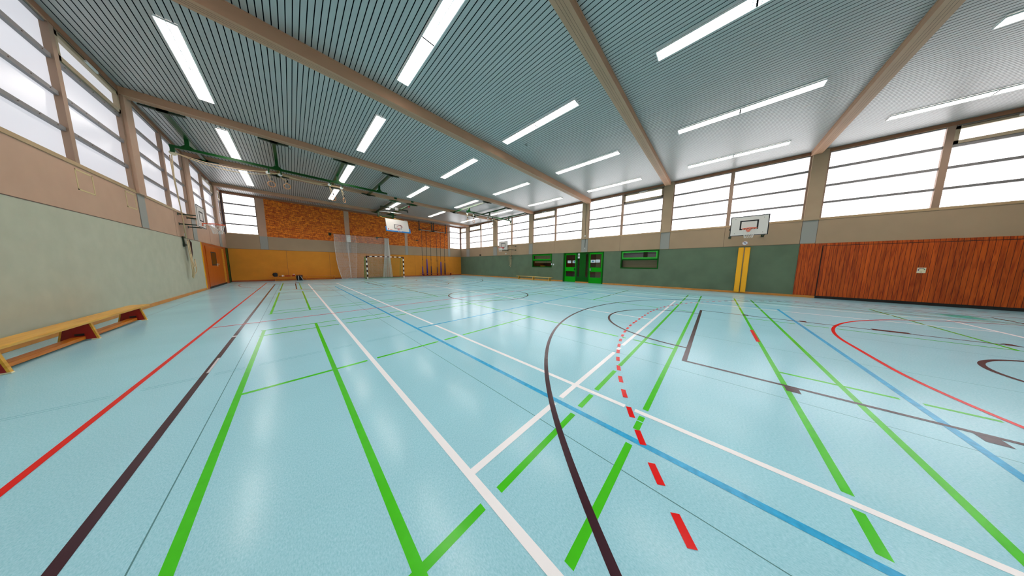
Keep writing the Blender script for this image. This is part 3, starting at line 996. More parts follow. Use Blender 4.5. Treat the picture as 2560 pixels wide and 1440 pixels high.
# ------------------------------------------------------------------ ceiling lights
def lights():
    t = thing('ceiling_light', (0, 0, 0), None, 'ceiling light', 'recessed twin louvre lights in the ceiling')
    zt = -0.001
    f = MB()
    hw, hl = 0.15, 1.56
    f.box(-hw, -hw + 0.014, -hl, hl, -0.034, zt); f.box(hw - 0.014, hw, -hl, hl, -0.034, zt)
    f.box(-hw, hw, -hl, -hl + 0.014, -0.034, zt); f.box(-hw, hw, hl - 0.014, hl, -0.034, zt)
    f.build('frame', ['lamp_white'], t)
    g = MB(); g.box(-hw + 0.014, hw - 0.014, -0.014, 0.014, -0.02, zt); g.build('joint', ['ceil_gap'], t)
    for s in (-1, 1):
        a, b = (0.014, hl - 0.014) if s > 0 else (-hl + 0.014, -0.014)
        p = MB(); p.box(-hw + 0.014, hw - 0.014, a, b, -0.006, zt - 0.001); p.build('diffuser', ['lamp_on'], t)
        l = MB()
        l.box(-0.006, 0.006, a, b, -0.03, -0.008)
        n = 33
        for k in range(n + 1):
            y = a + (b - a) * k / n
            y = min(max(y, a + 0.002), b - 0.002)
            w = 0.006 if k in (1, n - 1) else 0.0012
            l.box(-hw + 0.015, hw - 0.015, y - w, y + w, -0.026, -0.012)
        l.build('louvre', ['lamp_white'], t)
    cols = ((-1.42, 'row beside the sage wall'), (2.45, 'second row from the sage wall'), (6.32, 'middle row of lights'), (10.2, 'second row from the green wall'), (14.0, 'row beside the green wall'))
    ys = (20.08, 15.1, 10.03, 4.97, -0.17, -5.27)
    first = True
    for ci, (x, cn) in enumerate(cols):
        for i, y in enumerate(ys):
            lab = 'long twin louvre ceiling light, %s from the brick wall, %s' % (ORD[i] if i else 'nearest', cn)
            loc = (x, y, ZC - 0.002)
            if first:
                t.location = loc; t['label'] = lab; first = False
            else:
                dup(t, loc, lab)
lights()

# ------------------------------------------------------------------ gym benches
def bench(loc, L, legs, cols, label, along='y'):
    """bench lying along y (or x); legs: positions along it; cols: seat, beam, leg panel, strip, foot"""
    seat, beam, legm, strip, foot = cols
    t = thing('gym_bench', loc, label, 'bench', 'long gym benches along the walls')
    x, y, z = loc
    if along == 'y':
        A = lambda a, b, c: (x + b, y + a, z + c)      # a along, b across
    else:
        A = lambda a, b, c: (x + a, y + b, z + c)
    m = MB(); m.box(-L / 2, L / 2, -0.125, 0.125, 0.295, 0.335, 0, A); m.build('seat', [seat], t, bevel=0.006)
    m = MB(); m.box(legs[0] - 0.02, legs[-1] + 0.02, -0.055, 0.055, 0.022, 0.075, 0, A); m.build('lower_beam', [beam], t, bevel=0.004)
    for p in legs:
        m = MB()
        m.prism([(-0.145, 0.02), (0.145, 0.02), (0.098, 0.294), (-0.098, 0.294)], lambda b, c, q: A(p + q, b, c), -0.018, 0.018, 0)
        for s in (-1, 1):
            m.box(p + s * 0.018, p + s * 0.02, -0.03, 0.05, 0.09, 0.125, 1, A)
        g = m.build('leg', [legm, 'black'], t)
        for s in (-1, 1):
            e = MB()
            e.prism([(s * 0.146, 0.02), (s * 0.164, 0.02), (s * 0.116, 0.294), (s * 0.099, 0.294)], lambda b, c, q: A(p + q, b, c), -0.022, 0.022)
            e.build('edge_strip', [strip], g)
            e = MB(); e.box(p - 0.026, p + 0.026, min(s * 0.1, s * 0.17), max(s * 0.1, s * 0.17), 0.001, 0.019, 0, A)
            e.build('foot', [foot], g, bevel=0.004)
    return t
bench((-2.585, 7.73, 0), 4.3, (-1.72, -0.02, 1.74), ('bench_wood', 'bench_orange', 'bench_red', 'bench_wood', 'cream'), 'yellow topped gym bench with dark red legs against the sage wall')
bench((15.22, 11.9, 0), 4.05, (-1.75, 0.0, 1.75), ('bench_pale', 'bench_pale', 'bench_wood', 'bench_pale', 'cream'), 'pale yellow gym bench below the green window of the green wall')
bench((0.82, 24.3, 0), 4.05, (-1.72, 0.0, 1.74), ('bench_orange', 'bench_orange', 'base_red', 'bench_orange', 'cream'), 'orange gym bench with clothes on it along the ochre wall', 'x')
bench((12.2, 24.14, 0), 4.1, (-1.68, 0.0, 1.74), ('bench_rust', 'bench_rust', 'bench_red', 'bench_rust', 'cream'), 'reddish gym bench under the climbing ropes at the ochre wall', 'x')

# ------------------------------------------------------------------ things on the far bench
def lump(name, c, r, mats, label, cat, seed, squash=0.6, group=None):
    bm = bmesh.new()
    bmesh.ops.create_icosphere(bm, subdivisions=4, radius=1.0)
    rnd = random.Random(seed)
    ph = [(rnd.uniform(2, 6), rnd.uniform(0, 6), Vector((rnd.uniform(-1, 1), rnd.uniform(-1, 1), rnd.uniform(-1, 1)))) for _ in range(7)]
    for v in bm.verts:
        d = v.co.normalized()
        k = 1 + sum(0.05 * math.sin(f * d.dot(ax) * 2 + p) for f, p, ax in ph)
        v.co = Vector((d.x * r[0] * k, d.y * r[1] * k, max(0.0, d.z * r[2] * k + r[2] * squash)))
    me = bpy.data.meshes.new(name)
    bm.to_mesh(me); bm.free()
    me.materials.append(MATS[mats])
    me.polygons.foreach_set('use_smooth', [True] * len(me.polygons))
    o = bpy.data.objects.new(name, me); COL.objects.link(o); o.location = c
    return tag(o, label, cat, group)
lump('sports_bag', (-0.9, 24.28, 0.336), (0.13, 0.11, 0.19), 'cloth_black', 'black sports bag standing on the end of the orange bench', 'bag', 3)
lump('scarf', (-0.655, 24.28, 0.336), (0.075, 0.08, 0.025), 'cloth_black', 'flat black cloth lying beside the sports bag', 'scarf', 5)
lump('jacket', (-0.24, 24.28, 0.336), (0.17, 0.1, 0.05), 'cloth_red', 'red jacket crumpled on the orange bench beside the white cup', 'jacket', 9)
lump('pullover', (0.06, 24.28, 0.336), (0.095, 0.09, 0.075), 'cloth_red', 'red pullover heaped beside the black track suit', 'pullover', 11)
lump('cap', (0.1, 24.25, 0.468), (0.06, 0.05, 0.025), 'white_paint', 'white cap lying on the red pullover', 'cap', 13)
def cup():
    t = thing('cup', (-0.52, 24.25, 0.336), 'white cup standing on the orange bench', 'cup')
    bm = MB()
    n = 16
    ring = lambda r, z: [(-0.52 + r * math.cos(2 * PI * k / n), 24.25 + r * math.sin(2 * PI * k / n), 0.336 + z) for k in range(n)]
    P = [ring(0.04, 0), ring(0.052, 0.11), ring(0.046, 0.11), ring(0.036, 0.01)]
    for a, b in zip(P, P[1:]):
        for k in range(n):
            j = (k + 1) % n
            bm.face([a[k], a[j], b[j], b[k]])
    bm.face(P[0]); bm.face(P[-1])
    bm.build('body', ['white_paint'], t, smooth=True)
    h = MB(); h.tube([(-0.47, 24.25, 0.365), (-0.44, 24.25, 0.375), (-0.435, 24.25, 0.4), (-0.44, 24.25, 0.425), (-0.468, 24.25, 0.43)], 0.006, 6); h.build('handle', ['white_paint'], t, smooth=True)
cup()
def tracksuit():
    t = thing('track_suit', (0.4, 24.16, 0.0), 'black track suit with white stripes hung over the orange bench', 'clothes')
    m = MB()
    nx, nz = 12, 16
    def P(i, j):
        s = j / nz * 0.78
        xx = 0.22 + 0.36 * i / nx
        rip = 0.014 * math.sin(i * 1.3 + j * 0.25) + 0.01 * math.sin(i * 2.9)
        if s < 0.28:
            return (xx, 24.43 - s, 0.352 + 0.05 * math.sin(i * 0.9) ** 2)
        z = 0.36 - (s - 0.28) * 0.72
        return (xx + 0.02 * math.sin(j * .5), 24.15 - 0.02 - rip - 0.09 * min(1, (s - 0.28) * 3), z)
    for i in range(nx):
        for j in range(nz):
            m.face([P(i, j), P(i + 1, j), P(i + 1, j + 1), P(i, j + 1)])
    o = m.build('cloth', ['cloth_black'], t, smooth=True)
    md = o.modifiers.new('solid', 'SOLIDIFY'); md.thickness = 0.02
    for k, (xa, xb) in enumerate(((0.335, 0.345), (0.47, 0.6))):
        s = MB(); s.tube([(xa, 24.0, 0.36), (xa, 23.995, 0.34), (xb * .5 + xa * .5, 23.99, 0.16), (xb, 23.985, 0.015)], 0.013, 6)
        s.build('stripe', ['white_paint'], t, smooth=True)
    s = MB(); s.tube([(0.22, 24.1, 0.43), (0.4, 24.05, 0.44), (0.6, 24.1, 0.42)], [0.02, 0.028, 0.018], 8); s.build('waistband', ['base_red'], t, smooth=True)
tracksuit()

# ------------------------------------------------------------------ basketball hoops on the walls
def net_mb(c, r0, r1, h, n=12, rows=5, wr=0.004):
    m = MB()
    for s in (-1, 1):
        for k in range(n):
            pts = []
            for j in range(rows + 1):
                f = j / rows
                r = r0 + (r1 - r0) * (f ** 0.7)
                a = 2 * PI * (k + s * 0.5 * j) / n
                pts.append((c[0] + r * math.cos(a), c[1] + r * math.sin(a), c[2] - h * f))
            m.tube(pts, wr, 4, cap=False)
    return m

def wall_hoop(T, yc, dist, z0, z1, label, half=0.6, rim_m='rim_orange', slim=0.014):
    """small board parallel to the wall, `dist` in front of it"""
    t = thing('basketball_hoop', T(yc, -dist, z0), label, 'basketball hoop', 'basketball hoops on the side walls')
    m = MB(); m.box(yc - half, yc + half, -dist, -dist + 0.03, z0, z1, 0, T); bd = m.build('backboard', ['board_white'], t)
    m = MB(); q = -dist
    w = 0.03
    for e in ((yc - half, yc - half + w, z0, z1), (yc + half - w, yc + half, z0, z1), (yc - half, yc + half, z0, z0 + w), (yc - half, yc + half, z1 - w, z1)):
        m.box(e[0], e[1], q - 0.004, q - 0.0005, e[2], e[3], 0, T)
    m.build('border', ['black'], bd)
    m = MB(); zb = z0 + 0.27
    hw, hh = 0.29, 0.42
    for e in ((yc - hw, yc - hw + 0.05, zb, zb + hh), (yc + hw - 0.05, yc + hw, zb, zb + hh), (yc - hw, yc + hw, zb + hh - 0.05, zb + hh), (yc - hw, yc + hw, zb, zb + 0.05)):
        m.box(e[0], e[1], q - 0.004, q - 0.0005, e[2], e[3], 0, T)
    m.build('target_square', ['black'], bd)
    m = MB()
    for s in (-1, 1):
        for zz in (z0 + 0.12, z1 - 0.12):
            m.tube([T(yc + s * (half - 0.16), q - 0.006, zz), T(yc + s * (half - 0.16), q, zz)], 0.012, 8)
    m.build('bolt', ['pole_dark'], bd)
    zr = 3.06
    R = 0.225
    rc = (yc, q - 0.15 - R, zr)
    m = MB(); m.tube([T(rc[0] + R * math.cos(2 * PI * k / 32), rc[1] + R * math.sin(2 * PI * k / 32), zr) for k in range(32)], slim, 8, closed=True)
    m.tube([T(yc - 0.08, q, zr), T(yc - 0.05, q - 0.16, zr)], 0.01, 6); m.tube([T(yc + 0.08, q, zr), T(yc + 0.05, q - 0.16, zr)], 0.01, 6)
    m.prism([(yc - 0.08, zr + 0.02), (yc + 0.08, zr + 0.02), (yc + 0.05, zr - 0.11), (yc - 0.05, zr - 0.11)], lambda a, b, d: T(a, q - d, b), 0.0045, 0.02)
    rim = m.build('rim', [rim_m], t, smooth=False)
    c3 = T(rc[0], rc[1], zr - 0.012)
    net_mb(c3, R, 0.13, 0.40, wr=0.0034).build('net', ['net_white'], t)
    for s in (-1, 1):
        for zz in (z0 + 0.05, z0 + 0.44):
            m = MB(); m.box(yc + s * (half - 0.05) - 0.02, yc + s * (half - 0.05) + 0.02, -dist + 0.03, -0.0006, zz - 0.02, zz + 0.02, 0, T)
            m.box(yc + s * (half - 0.05) - 0.05, yc + s * (half - 0.05) + 0.05, -0.012, -0.0007, zz - 0.05, zz + 0.05, 0, T)
            m.build('arm', ['rig_dark'], t)
    return t
wall_hoop(TR, -0.955, XR - 14.78, 2.79, 3.68, 'basketball hoop with net above the yellow pads, close to the viewer')
wall_hoop(TR, 15.26, XR - 14.6, 2.81, 3.66, 'basketball hoop with red rim near the far end of the green wall', rim_m='rim_red')
wall_hoop(TL, 16.38, abs(XL) - 2.57, 2.86, 3.78, 'basketball hoop on four dark arms above the wooden door')

# ------------------------------------------------------------------ basketball hoop hung from the ceiling
def hanging_hoop():
    t = thing('ceiling_hoop', (6.3, 20.0, ZC), 'large basketball board with blue padding hung from green ceiling rails', 'basketball hoop')
    for x in (5.72, 6.92):
        m = MB(); m.box(x - 0.06, x + 0.06, 17.6, 22.7, 6.02, 6.14)
        m.box(x - 0.09, x + 0.09, 17.5, 17.9, 6.14, 6.255); m.box(x - 0.09, x + 0.09, 22.4, 22.9, 6.0, 6.075)
        for s in (-1, 1):
            for yy in (17.62, 22.55):
                m.prism([(0, 6.06), (s * 0.42, 6.02), (s * 0.42, 5.98), (0, 5.94)], lambda a, b, d: (x + a, yy + d, b), -0.05, 0.05)
        m.build('rail', ['rig_green'], t)
        m = MB(); m.box(x - 0.05, x + 0.05, 22.05, 22.15, 5.62, 6.02); m.box(x - 0.03, x + 0.03, 21.9, 22.3, 5.6, 5.66)
        m.build('hanger', ['rig_green'], t)
    m = MB(); m.tube([(5.72, 22.1, 5.66), (6.92, 22.1, 5.66)], 0.035, 8); m.build('cross_bar', ['rig_green'], t)
    m = MB(); m.box(5.25, 7.35, 19.6, 19.7, 5.9, 5.98); m.box(7.3, 7.36, 19.6, 19.7, 5.78, 5.9); m.box(5.25, 5.31, 19.6, 19.7, 5.78, 5.9)
    m.tube([(5.5, 20.9, 5.82), (7.1, 20.5, 5.82)], 0.025, 8, 1)
    m.box(6.3, 6.55, 19.5, 19.75, 5.8, 6.02, 2)
    m.tube([(6.15, 20.3, 5.7), (6.25, 20.3, 5.7)], 0.09, 12, 0)
    m.build('winch', ['rig_dark', 'lamp_white', 'steel'], t)
    # board, leaning with the lower edge towards the hall
    cx, w = 6.78, 0.93
    top, bot = Vector((0, 20.75, 5.29)), Vector((0, 20.38, 4.25))
    def Q(a, b, d):       # a across, b 0..1 up, d towards the hall
        p = bot.lerp(top, b)
        nrm = Vector((0, -(top.z - bot.z), (top.y - bot.y))).normalized()
        return (cx + a, p.y + nrm.y * d, p.z + nrm.z * d)
    m = MB(); m.prism([(-w, 0), (w, 0), (w, 1), (-w, 1)], Q, -0.03, 0.0); bd = m.build('backboard', ['board_white'], t)
    m = MB()
    for e in ((-w, -w + 0.02, 0.0, 1.0), (w - 0.02, w, 0, 1), (-w, w, 0.985, 1.0)):
        m.prism([(e[0], e[2]), (e[1], e[2]), (e[1], e[3]), (e[0], e[3])], Q, 0.0005, 0.003)
    m.build('border', ['pole_dark'], bd)
    m = MB()
    h2, zb, zt, lw = 0.295, 0.17, 0.55, 0.05
    for e in ((-h2, -h2 + lw, zb, zt), (h2 - lw, h2, zb, zt), (-h2, h2, zb, zb + 0.04), (-h2, h2, zt - 0.04, zt)):
        m.prism([(e[0], e[2]), (e[1], e[2]), (e[1], e[3]), (e[0], e[3])], Q, 0.0005, 0.004)
    m.build('target_square', ['pole_dark'], bd)
    m = MB()
    for e in ((-w - 0.06, w + 0.06, -0.085, 0.0), (-w - 0.07, -w, -0.06, 0.3), (w, w + 0.07, -0.06, 0.3)):
        m.prism([(e[0], e[2]), (e[1], e[2]), (e[1], e[3]), (e[0], e[3])], Q, -0.06, 0.035)
    m.build('edge_pad', ['board_blue'], bd, bevel=0.012)
    m = MB()         # small red mark in the lower corner
    m.prism([(-0.83, 0.06), (-0.79, 0.03), (-0.75, 0.07), (-0.765, 0.15), (-0.79, 0.11), (-0.8, 0.19), (-0.835, 0.13)], Q, 0.0005, 0.003)
    for k in range(5):
        m.prism([(-0.68 + 0.04 * k, 0.05), (-0.655 + 0.04 * k, 0.05), (-0.655 + 0.04 * k, 0.09), (-0.68 + 0.04 * k, 0.09)], Q, 0.0005, 0.003)
    m.build('red_mark', ['rim_red'], bd)
    R = 0.225
    nrm = Vector((0, -(top.z - bot.z), (top.y - bot.y))).normalized()
    upv = (top - bot).normalized()
    c = Vector(Q(0.0, 0.18, 0)) + nrm * (0.15 + R)
    m = MB(); m.tube([c + Vector((1, 0, 0)) * R * math.cos(2 * PI * k / 32) + nrm * R * math.sin(2 * PI * k / 32) for k in range(32)], 0.012, 8, closed=True)
    m.prism([(-0.09, 0.2), (0.09, 0.2), (0.06, 0.08), (-0.06, 0.08)], Q, 0.005, 0.06)
    m.tube([Q(-0.06, 0.18, 0.0), Q(-0.05, 0.18, 0.17)], 0.012, 6); m.tube([Q(0.06, 0.18, 0), Q(0.05, 0.18, 0.17)], 0.012, 6)
    m.build('rim', ['rim_red'], t)
    net_mb((c.x, c.y, c.z - 0.02), R, 0.12, 0.38, wr=0.004).build('net', ['net_white'], t)
    for s, xa in ((-1, 5.72), (1, 6.92)):
        m = MB(); m.tube([(xa, 22.1, 5.66), (cx + s * 0.55, 20.84, 5.2)], 0.03, 8); m.tube([(cx + s * 0.55, 20.84, 5.2), (cx + s * 0.5, 20.56, 4.4)], 0.025, 8)
        m.build('arm', ['bench_pale'], t)
hanging_hoop()
m = MB(); m.tube([(6.98, 18.3, 6.0), (6.98, 18.5, 6.0)], 0.05, 10)
tag(m.build('red_lamp', ['red_box'], loc=(6.98, 18.4, 6.0)), 'small red cylinder beside the rail of the hung basketball board', 'device')

# ------------------------------------------------------------------ handball goal
def goal():
    y, xa, xb, zt = 22.45, 4.64, 7.79, 2.08
    t = thing('handball_goal', (6.21, y, 0), 'handball goal with black and white striped posts and a net', 'goal')
    h = 0.04
    def striped(p, q, n, first):
        m = MB()
        for k in range(n):
            a, b = lerp(p, q, k / n), lerp(p, q, (k + 1) / n)
            mi = (k + first) % 2
            m.box(min(a.x, b.x) - (h if p[0] == q[0] else 0), max(a.x, b.x) + (h if p[0] == q[0] else 0), y - h, y + h,
                  min(a.z, b.z) - (h if p[2] == q[2] else 0), max(a.z, b.z) + (h if p[2] == q[2] else 0), mi)
        return m
    striped((xa + h, y, 0.0), (xa + h, y, zt - 0.2), 9, 0).build('post', ['white_paint', 'line_black'], t)
    striped((xb - h, y, 0.0), (xb - h, y, zt - 0.2), 9, 0).build('post', ['white_paint', 'line_black'], t)
    striped((xa + 0.26, y, zt - h), (xb - 0.26, y, zt - h), 13, 0).build('crossbar', ['white_paint', 'line_black'], t)
    m = MB()
    for x0, x1 in ((xa, xa + 2 * h), (xb - 2 * h, xb)):
        m.box(x0, x1, y - h, y + h, zt - 0.2, zt)
    m.box(xa + 2 * h, xa + 0.26, y - h, y + h, zt - 2 * h, zt); m.box(xb - 0.26, xb - 2 * h, y - h, y + h, zt - 2 * h, zt)
    m.build('corner', ['line_black'], t)
    m = MB()
    for x in (xa + h, xb - h):
        m.tube([(x, y + h, zt - 0.05), (x, y + 0.75, zt - 0.08), (x, y + 1.1, 0.03), (x, y + h, 0.03)], 0.02, 8)
    m.tube([(xa + h, y + 1.1, 0.03), (xb - h, y + 1.1, 0.03)], 0.02, 8); 
    m.build('rear_frame', ['net_green'], t)
    # net
    m = MB()
    def back(u, v):       # u across 0..1, v down 0..1
        x = xa + h + (xb - xa - 2 * h) * u
        dz = 0.16 * 4 * u * (1 - u) * max(0, 1 - v * 3)
        return (x, y + 0.7 + 0.36 * v + 0.05 * math.sin(u * 9) * v, zt - 0.1 - dz - (zt - 0.14) * v)
    nu, nv = 32, 22
    for i in range(nu + 1):
        m.tube([back(i / nu, j / 10) for j in range(11)], 0.004, 3, cap=False)
    for j in range(nv + 1):
        m.tube([back(i / 16, j / nv) for i in range(17)], 0.004, 3, cap=False)
    for x in (xa + h, xb - h):
        for i in range(1, 10):
            f = i / 10
            m.tube([(x, y + 0.05 + (0.7 + 0.36 * f) * 1.0, zt - 0.1 - (zt - 0.14) * f), (x, y + 0.03, zt - 0.1 - (zt - 0.14) * f)], 0.004, 3, cap=False)
            m.tube([(x, y + 0.03 + 0.7 * f, zt - 0.1), (x, y + 0.03 + 1.06 * f, 0.04)], 0.004, 3, cap=False)
    for i in range(nu + 1):
        f = i / nu
        x = xa + h + (xb - xa - 2 * h) * f
        m.tube([(x, y + 0.03, zt - 0.06), back(f, 0)], 0.004, 3, cap=False)
    m.build('net', ['net_green'], t)
goal()

# ------------------------------------------------------------------ white ball stop net on the end wall
def stop_net():
    t = thing('ball_stop_net', (4.9, 24.3, 0), 'white ball stop net hanging from a wire before the brick wall', 'net')
    zt, yy = 3.95, 24.3
    def left_edge(f):     # f = 0 top .. 1 bottom
        return 2.77 + 0.34 * f ** 3.2
    def fold(x, f): return 0.035 * math.sin(x * 7.0) * (0.3 + f) + 0.02 * math.sin(x * 17)
    m = MB()
    n = 84
    for i in range(n + 1):
        u = i / n
        pts = []
        for j in range(15):
            f = j / 14
            x = left_edge(f) + (6.75 - left_edge(f)) * u
            top = 0.025 * abs(math.sin(u * 22 * PI / 2 * 1.0))
            pts.append((x, yy + fold(x, f), zt - top * (1 - f) - (zt - 0.03) * f))
        m.tube(pts, 0.0042, 3, cap=False)
    k = 84
    for j in range(k + 1):
        f = j / k
        pts = []
        for i in range(41):
            u = i / 40
            x = left_edge(f) + (6.75 - left_edge(f)) * u
            pts.append((x, yy + fold(x, f), zt - 0.01 - (zt - 0.04) * f))
        m.tube(pts, 0.0042, 3, cap=False)
    m.build('netting', ['net_cord'], t)
    # second, free hanging layer whose hem reaches only part of the way
    m = MB()
    for i in range(31):
        u = i / 30
        pts = []
        for j in range(13):
            f = j / 12
            x = left_edge(f) + (4.32 - 0.16 * f ** 3 - left_edge(f)) * u
            pts.append((x, yy - 0.09 + fold(x + 1, f), zt - 0.02 - (zt - 0.06) * f))
        m.tube(pts, 0.0045, 3, cap=False)
    for j in range(61):
        f = j / 60
        m.tube([(left_edge(f) + (4.32 - 0.16 * f ** 3 - left_edge(f)) * i / 20, yy - 0.09 + fold(left_edge(f) + (4.32 - left_edge(f)) * i / 20 + 1, f), zt - 0.02 - (zt - 0.06) * f) for i in range(21)], 0.0045, 3, cap=False)
    m.build('front_netting', ['net_cord'], t)
    m = MB()
    m.tube([(left_edge(j / 14), yy - 0.09 + fold(left_edge(j / 14) + 1, j / 14), zt - (zt - 0.03) * j / 14) for j in range(15)], 0.014, 6)
    m.tube([(4.32 - 0.16 * (j / 14) ** 3, yy - 0.1, zt - (zt - 0.05) * j / 14) for j in range(15)], 0.009, 6)
    m.tube([(3.64 + 0.1 * j / 10, yy - 0.12, zt - (zt - 0.1) * j / 10) for j in range(11)], 0.012, 6)
    m.tube([(3.72 + 0.06 * j / 10, yy - 0.12, 3.3 - 3.2 * j / 10) for j in range(11)], 0.009, 6)
    m.tube([(left_edge(1.0) + (4.15 - left_edge(1)) * i / 12, yy - 0.1, 0.03 + 0.02 * math.sin(i * 1.3)) for i in range(13)], 0.012, 6)
    m.build('edge_cord', ['net_white'], t)
    m = MB()
    for i in range(8):
        for j in range(6):
            P = lambda a, b: (3.62 + 0.3 * a / 8, yy - 0.13 + 0.01 * math.sin(a * 1.6), zt - 0.02 - 0.62 * b / 6)
            m.face([P(i, j), P(i + 1, j), P(i + 1, j + 1), P(i, j + 1)])
    o = m.build('white_patch', ['net_white'], t, smooth=True)
    md = o.modifiers.new('solid', 'SOLIDIFY'); md.thickness = 0.006
    # gathered bundle
    m = MB()
    rnd = random.Random(4)
    for i in range(96):
        u = i / 95
        pts = []
        wob = rnd.uniform(-0.01, 0.01)
        for j in range(13):
            f = j / 12
            x0, x1 = 6.68 - 0.31 * f ** 1.6, 7.05 + 0.2 * f ** 1.4
            bun = 0.04 * math.sin(u * 26) * f
            x = x0 + (x1 - x0) * u + bun * 0.6 + wob * f
            pts.append((x, yy - 0.05 + 0.05 * math.sin(u * 30) + wob, zt - (zt - 0.03) * f))
        m.tube(pts, 0.006 - 0.001 * (i % 2), 3, cap=False)
    for j in range(70):
        f = j / 69
        x0, x1 = 6.68 - 0.31 * f ** 1.6, 7.05 + 0.2 * f ** 1.4
        m.tube([(x0 + (x1 - x0) * i / 24, yy - 0.05 + 0.05 * math.sin(i / 24 * 30), zt - 0.01 - (zt - 0.04) * f) for i in range(25)], 0.006 * (1 - 0.6 * f), 3, cap=False)
    m.build('gathered_netting', ['net_white'], t)
    m = MB(); m.tube([(2.6, yy, zt + 0.03), (7.08, yy, zt + 0.03)], 0.008, 6); m.build('wire', ['pole_dark'], t)
    for xa in (2.6, 6.2):
        m = MB(); m.box(xa - 0.06, xa + 0.02, yy - 0.02, YB + 0.028, zt + 0.0, zt + 0.05)
        m.box(xa - 0.12, xa + 0.05, YB, YB + 0.028, zt - 0.1, zt + 0.12)
        if xa > 5: m.box(xa - 0.25, xa + 0.35, yy - 0.03, yy + 0.03, zt + 0.02, zt + 0.07)
        m.build('bracket', ['rig_dark'], t)
stop_net()
m = MB(); m.box(9.75, 10.35, YB - 0.06, YB + 0.028, 4.06, 4.1); m.box(10.06, 10.16, YB - 0.09, YB + 0.028, 4.0, 4.14)
tag(m.build('wall_bracket', ['rig_dark'], loc=(10.1, YB, 4.08)), 'dark iron bracket on the brick wall beside the climbing ropes', 'bracket')

# ------------------------------------------------------------------ climbing ropes with their frames
def climbing():
    yy, zb = 24.5, 5.22
    for xa, xb, lab in ((10.36, 11.74, 'climbing frame hung before the bricks, the one nearer the basketball board'), (12.04, 13.5, 'climbing frame hung before the bricks, the one nearer the corner window')):
        t = thing('climbing_rig', ((xa + xb) / 2, yy, ZC), lab, 'climbing frame', 'frames that carry the climbing ropes')
        m = MB(); m.box(xa, xb, yy - 0.035, yy + 0.035, zb, zb + 0.07); m.build('beam', ['plate_grey'], t)
        for x in (xa - 0.04, xb + 0.04):
            m = MB(); m.box(x - 0.04, x + 0.04, yy - 0.04, yy + 0.04, zb - 0.02, ZC - 0.003); m.box(x - 0.07, x + 0.07, yy - 0.08, yy + 0.08, zb - 0.04, zb + 0.1)
            m.build('hanger', ['pole_dark'], t)
        m = MB()
        for x in (xa - 0.02, xb + 0.02):
            m.tube([(x, yy - 0.05, zb + 0.05), (x + 0.55, yy - 0.55, zb + 0.22), (x + 0.55, yy - 0.55, zb + 0.34)], 0.025, 6)
        m.build('hook', ['rig_dark'], t)
        m = MB(); m.tube(sag((xa - 0.02, yy - 0.06, zb + 0.75), (xa + 0.5, yy - 0.5, zb + 0.4), 0.02, 8), 0.009, 5)
        m.tube(sag((xa + 0.5, yy - 0.5, zb + 0.4), (xb + 0.05, yy - 0.06, zb + 0.85), 0.06, 10), 0.009, 5)
        m.build('hauling_rope', ['bench_wood'], t)
    spec = ((10.555, 1.12, 'cover_blue', 0.075, 2.15), (11.08, 1.96, 'cover_blue', 0.085, 0), (11.58, 1.16, 'cover_navy', 0.075, 2.16), (12.32, 1.04, 'cover_navy', 0.07, 2.03), (12.82, 1.68, 'cover_blue', 0.09, 0), (13.355, 1.55, 'cover_navy', 0.085, 2.1))
    for i, (x, ztop, cm, r, zk) in enumerate(spec):
        t = thing('hanging_climbing_rope', (x, yy, 0), 'dark climbing rope with padded lower end, %s' % ('first from the goal' if i == 0 else '%s from the goal' % ORD[i] if i < 5 else 'last before the corner window'), 'rope', 'climbing ropes on the end wall')
        m = MB(); m.tube([(x, yy, zb - 0.002), (x, yy, 3.0), (x, yy, 0.16)], 0.021, 8); m.build('rope', ['pole_dark'], t, smooth=True)
        m = MB(); m.tube([(x, yy, ztop + 0.02), (x, yy, ztop - 0.03), (x, yy, ztop * 0.5), (x, yy, 0.14), (x, yy, 0.12)], [0.024, r * 0.6, r * 0.8, r, r * 0.6], 12); m.build('padded_end', [cm], t, smooth=True)
        if zk:
            m = MB(); m.tube([(x, yy, zk), (x, yy, zk - 0.3)], [0.02, 0.034], 8); m.build('knot', ['black'], t, smooth=True)
climbing()

# ------------------------------------------------------------------ ring rigs below the ceiling
def gym_ring(loc, zp, yaw, label, xp):
    """loc: centre of the ring; zp: height of the pulley it hangs from"""
    x, y, z = loc
    t = thing('hanging_ring', loc, label, 'gymnastic ring', 'gymnastic rings on straps')
    R = 0.118
    ca, sa = math.cos(yaw), math.sin(yaw)
    m = MB(); m.tube([(x + R * math.cos(2 * PI * k / 28) * ca, y + R * math.cos(2 * PI * k / 28) * sa, z + R * math.sin(2 * PI * k / 28)) for k in range(28)], 0.016, 8, closed=True)
    m.build('ring', ['ring_wood'], t, smooth=True)
    zt = z + R
    m = MB()
    m.tube([(x - 0.012, y, zt - 0.01), (x - 0.045, y, zt + 0.12), (xp - 0.042, y, zp - 0.05)], 0.012, 6)
    m.tube([(x + 0.012, y, zt - 0.01), (x + 0.03, y, zt + 0.12), (xp - 0.018, y, zp - 0.05)], 0.012, 6)
    m.build('strap', ['rope'], t)
    m = MB(); m.box(x + 0.005, x + 0.045, y - 0.02, y + 0.02, zt + 0.06, zt + 0.16); m.build('buckle', ['black'], t)

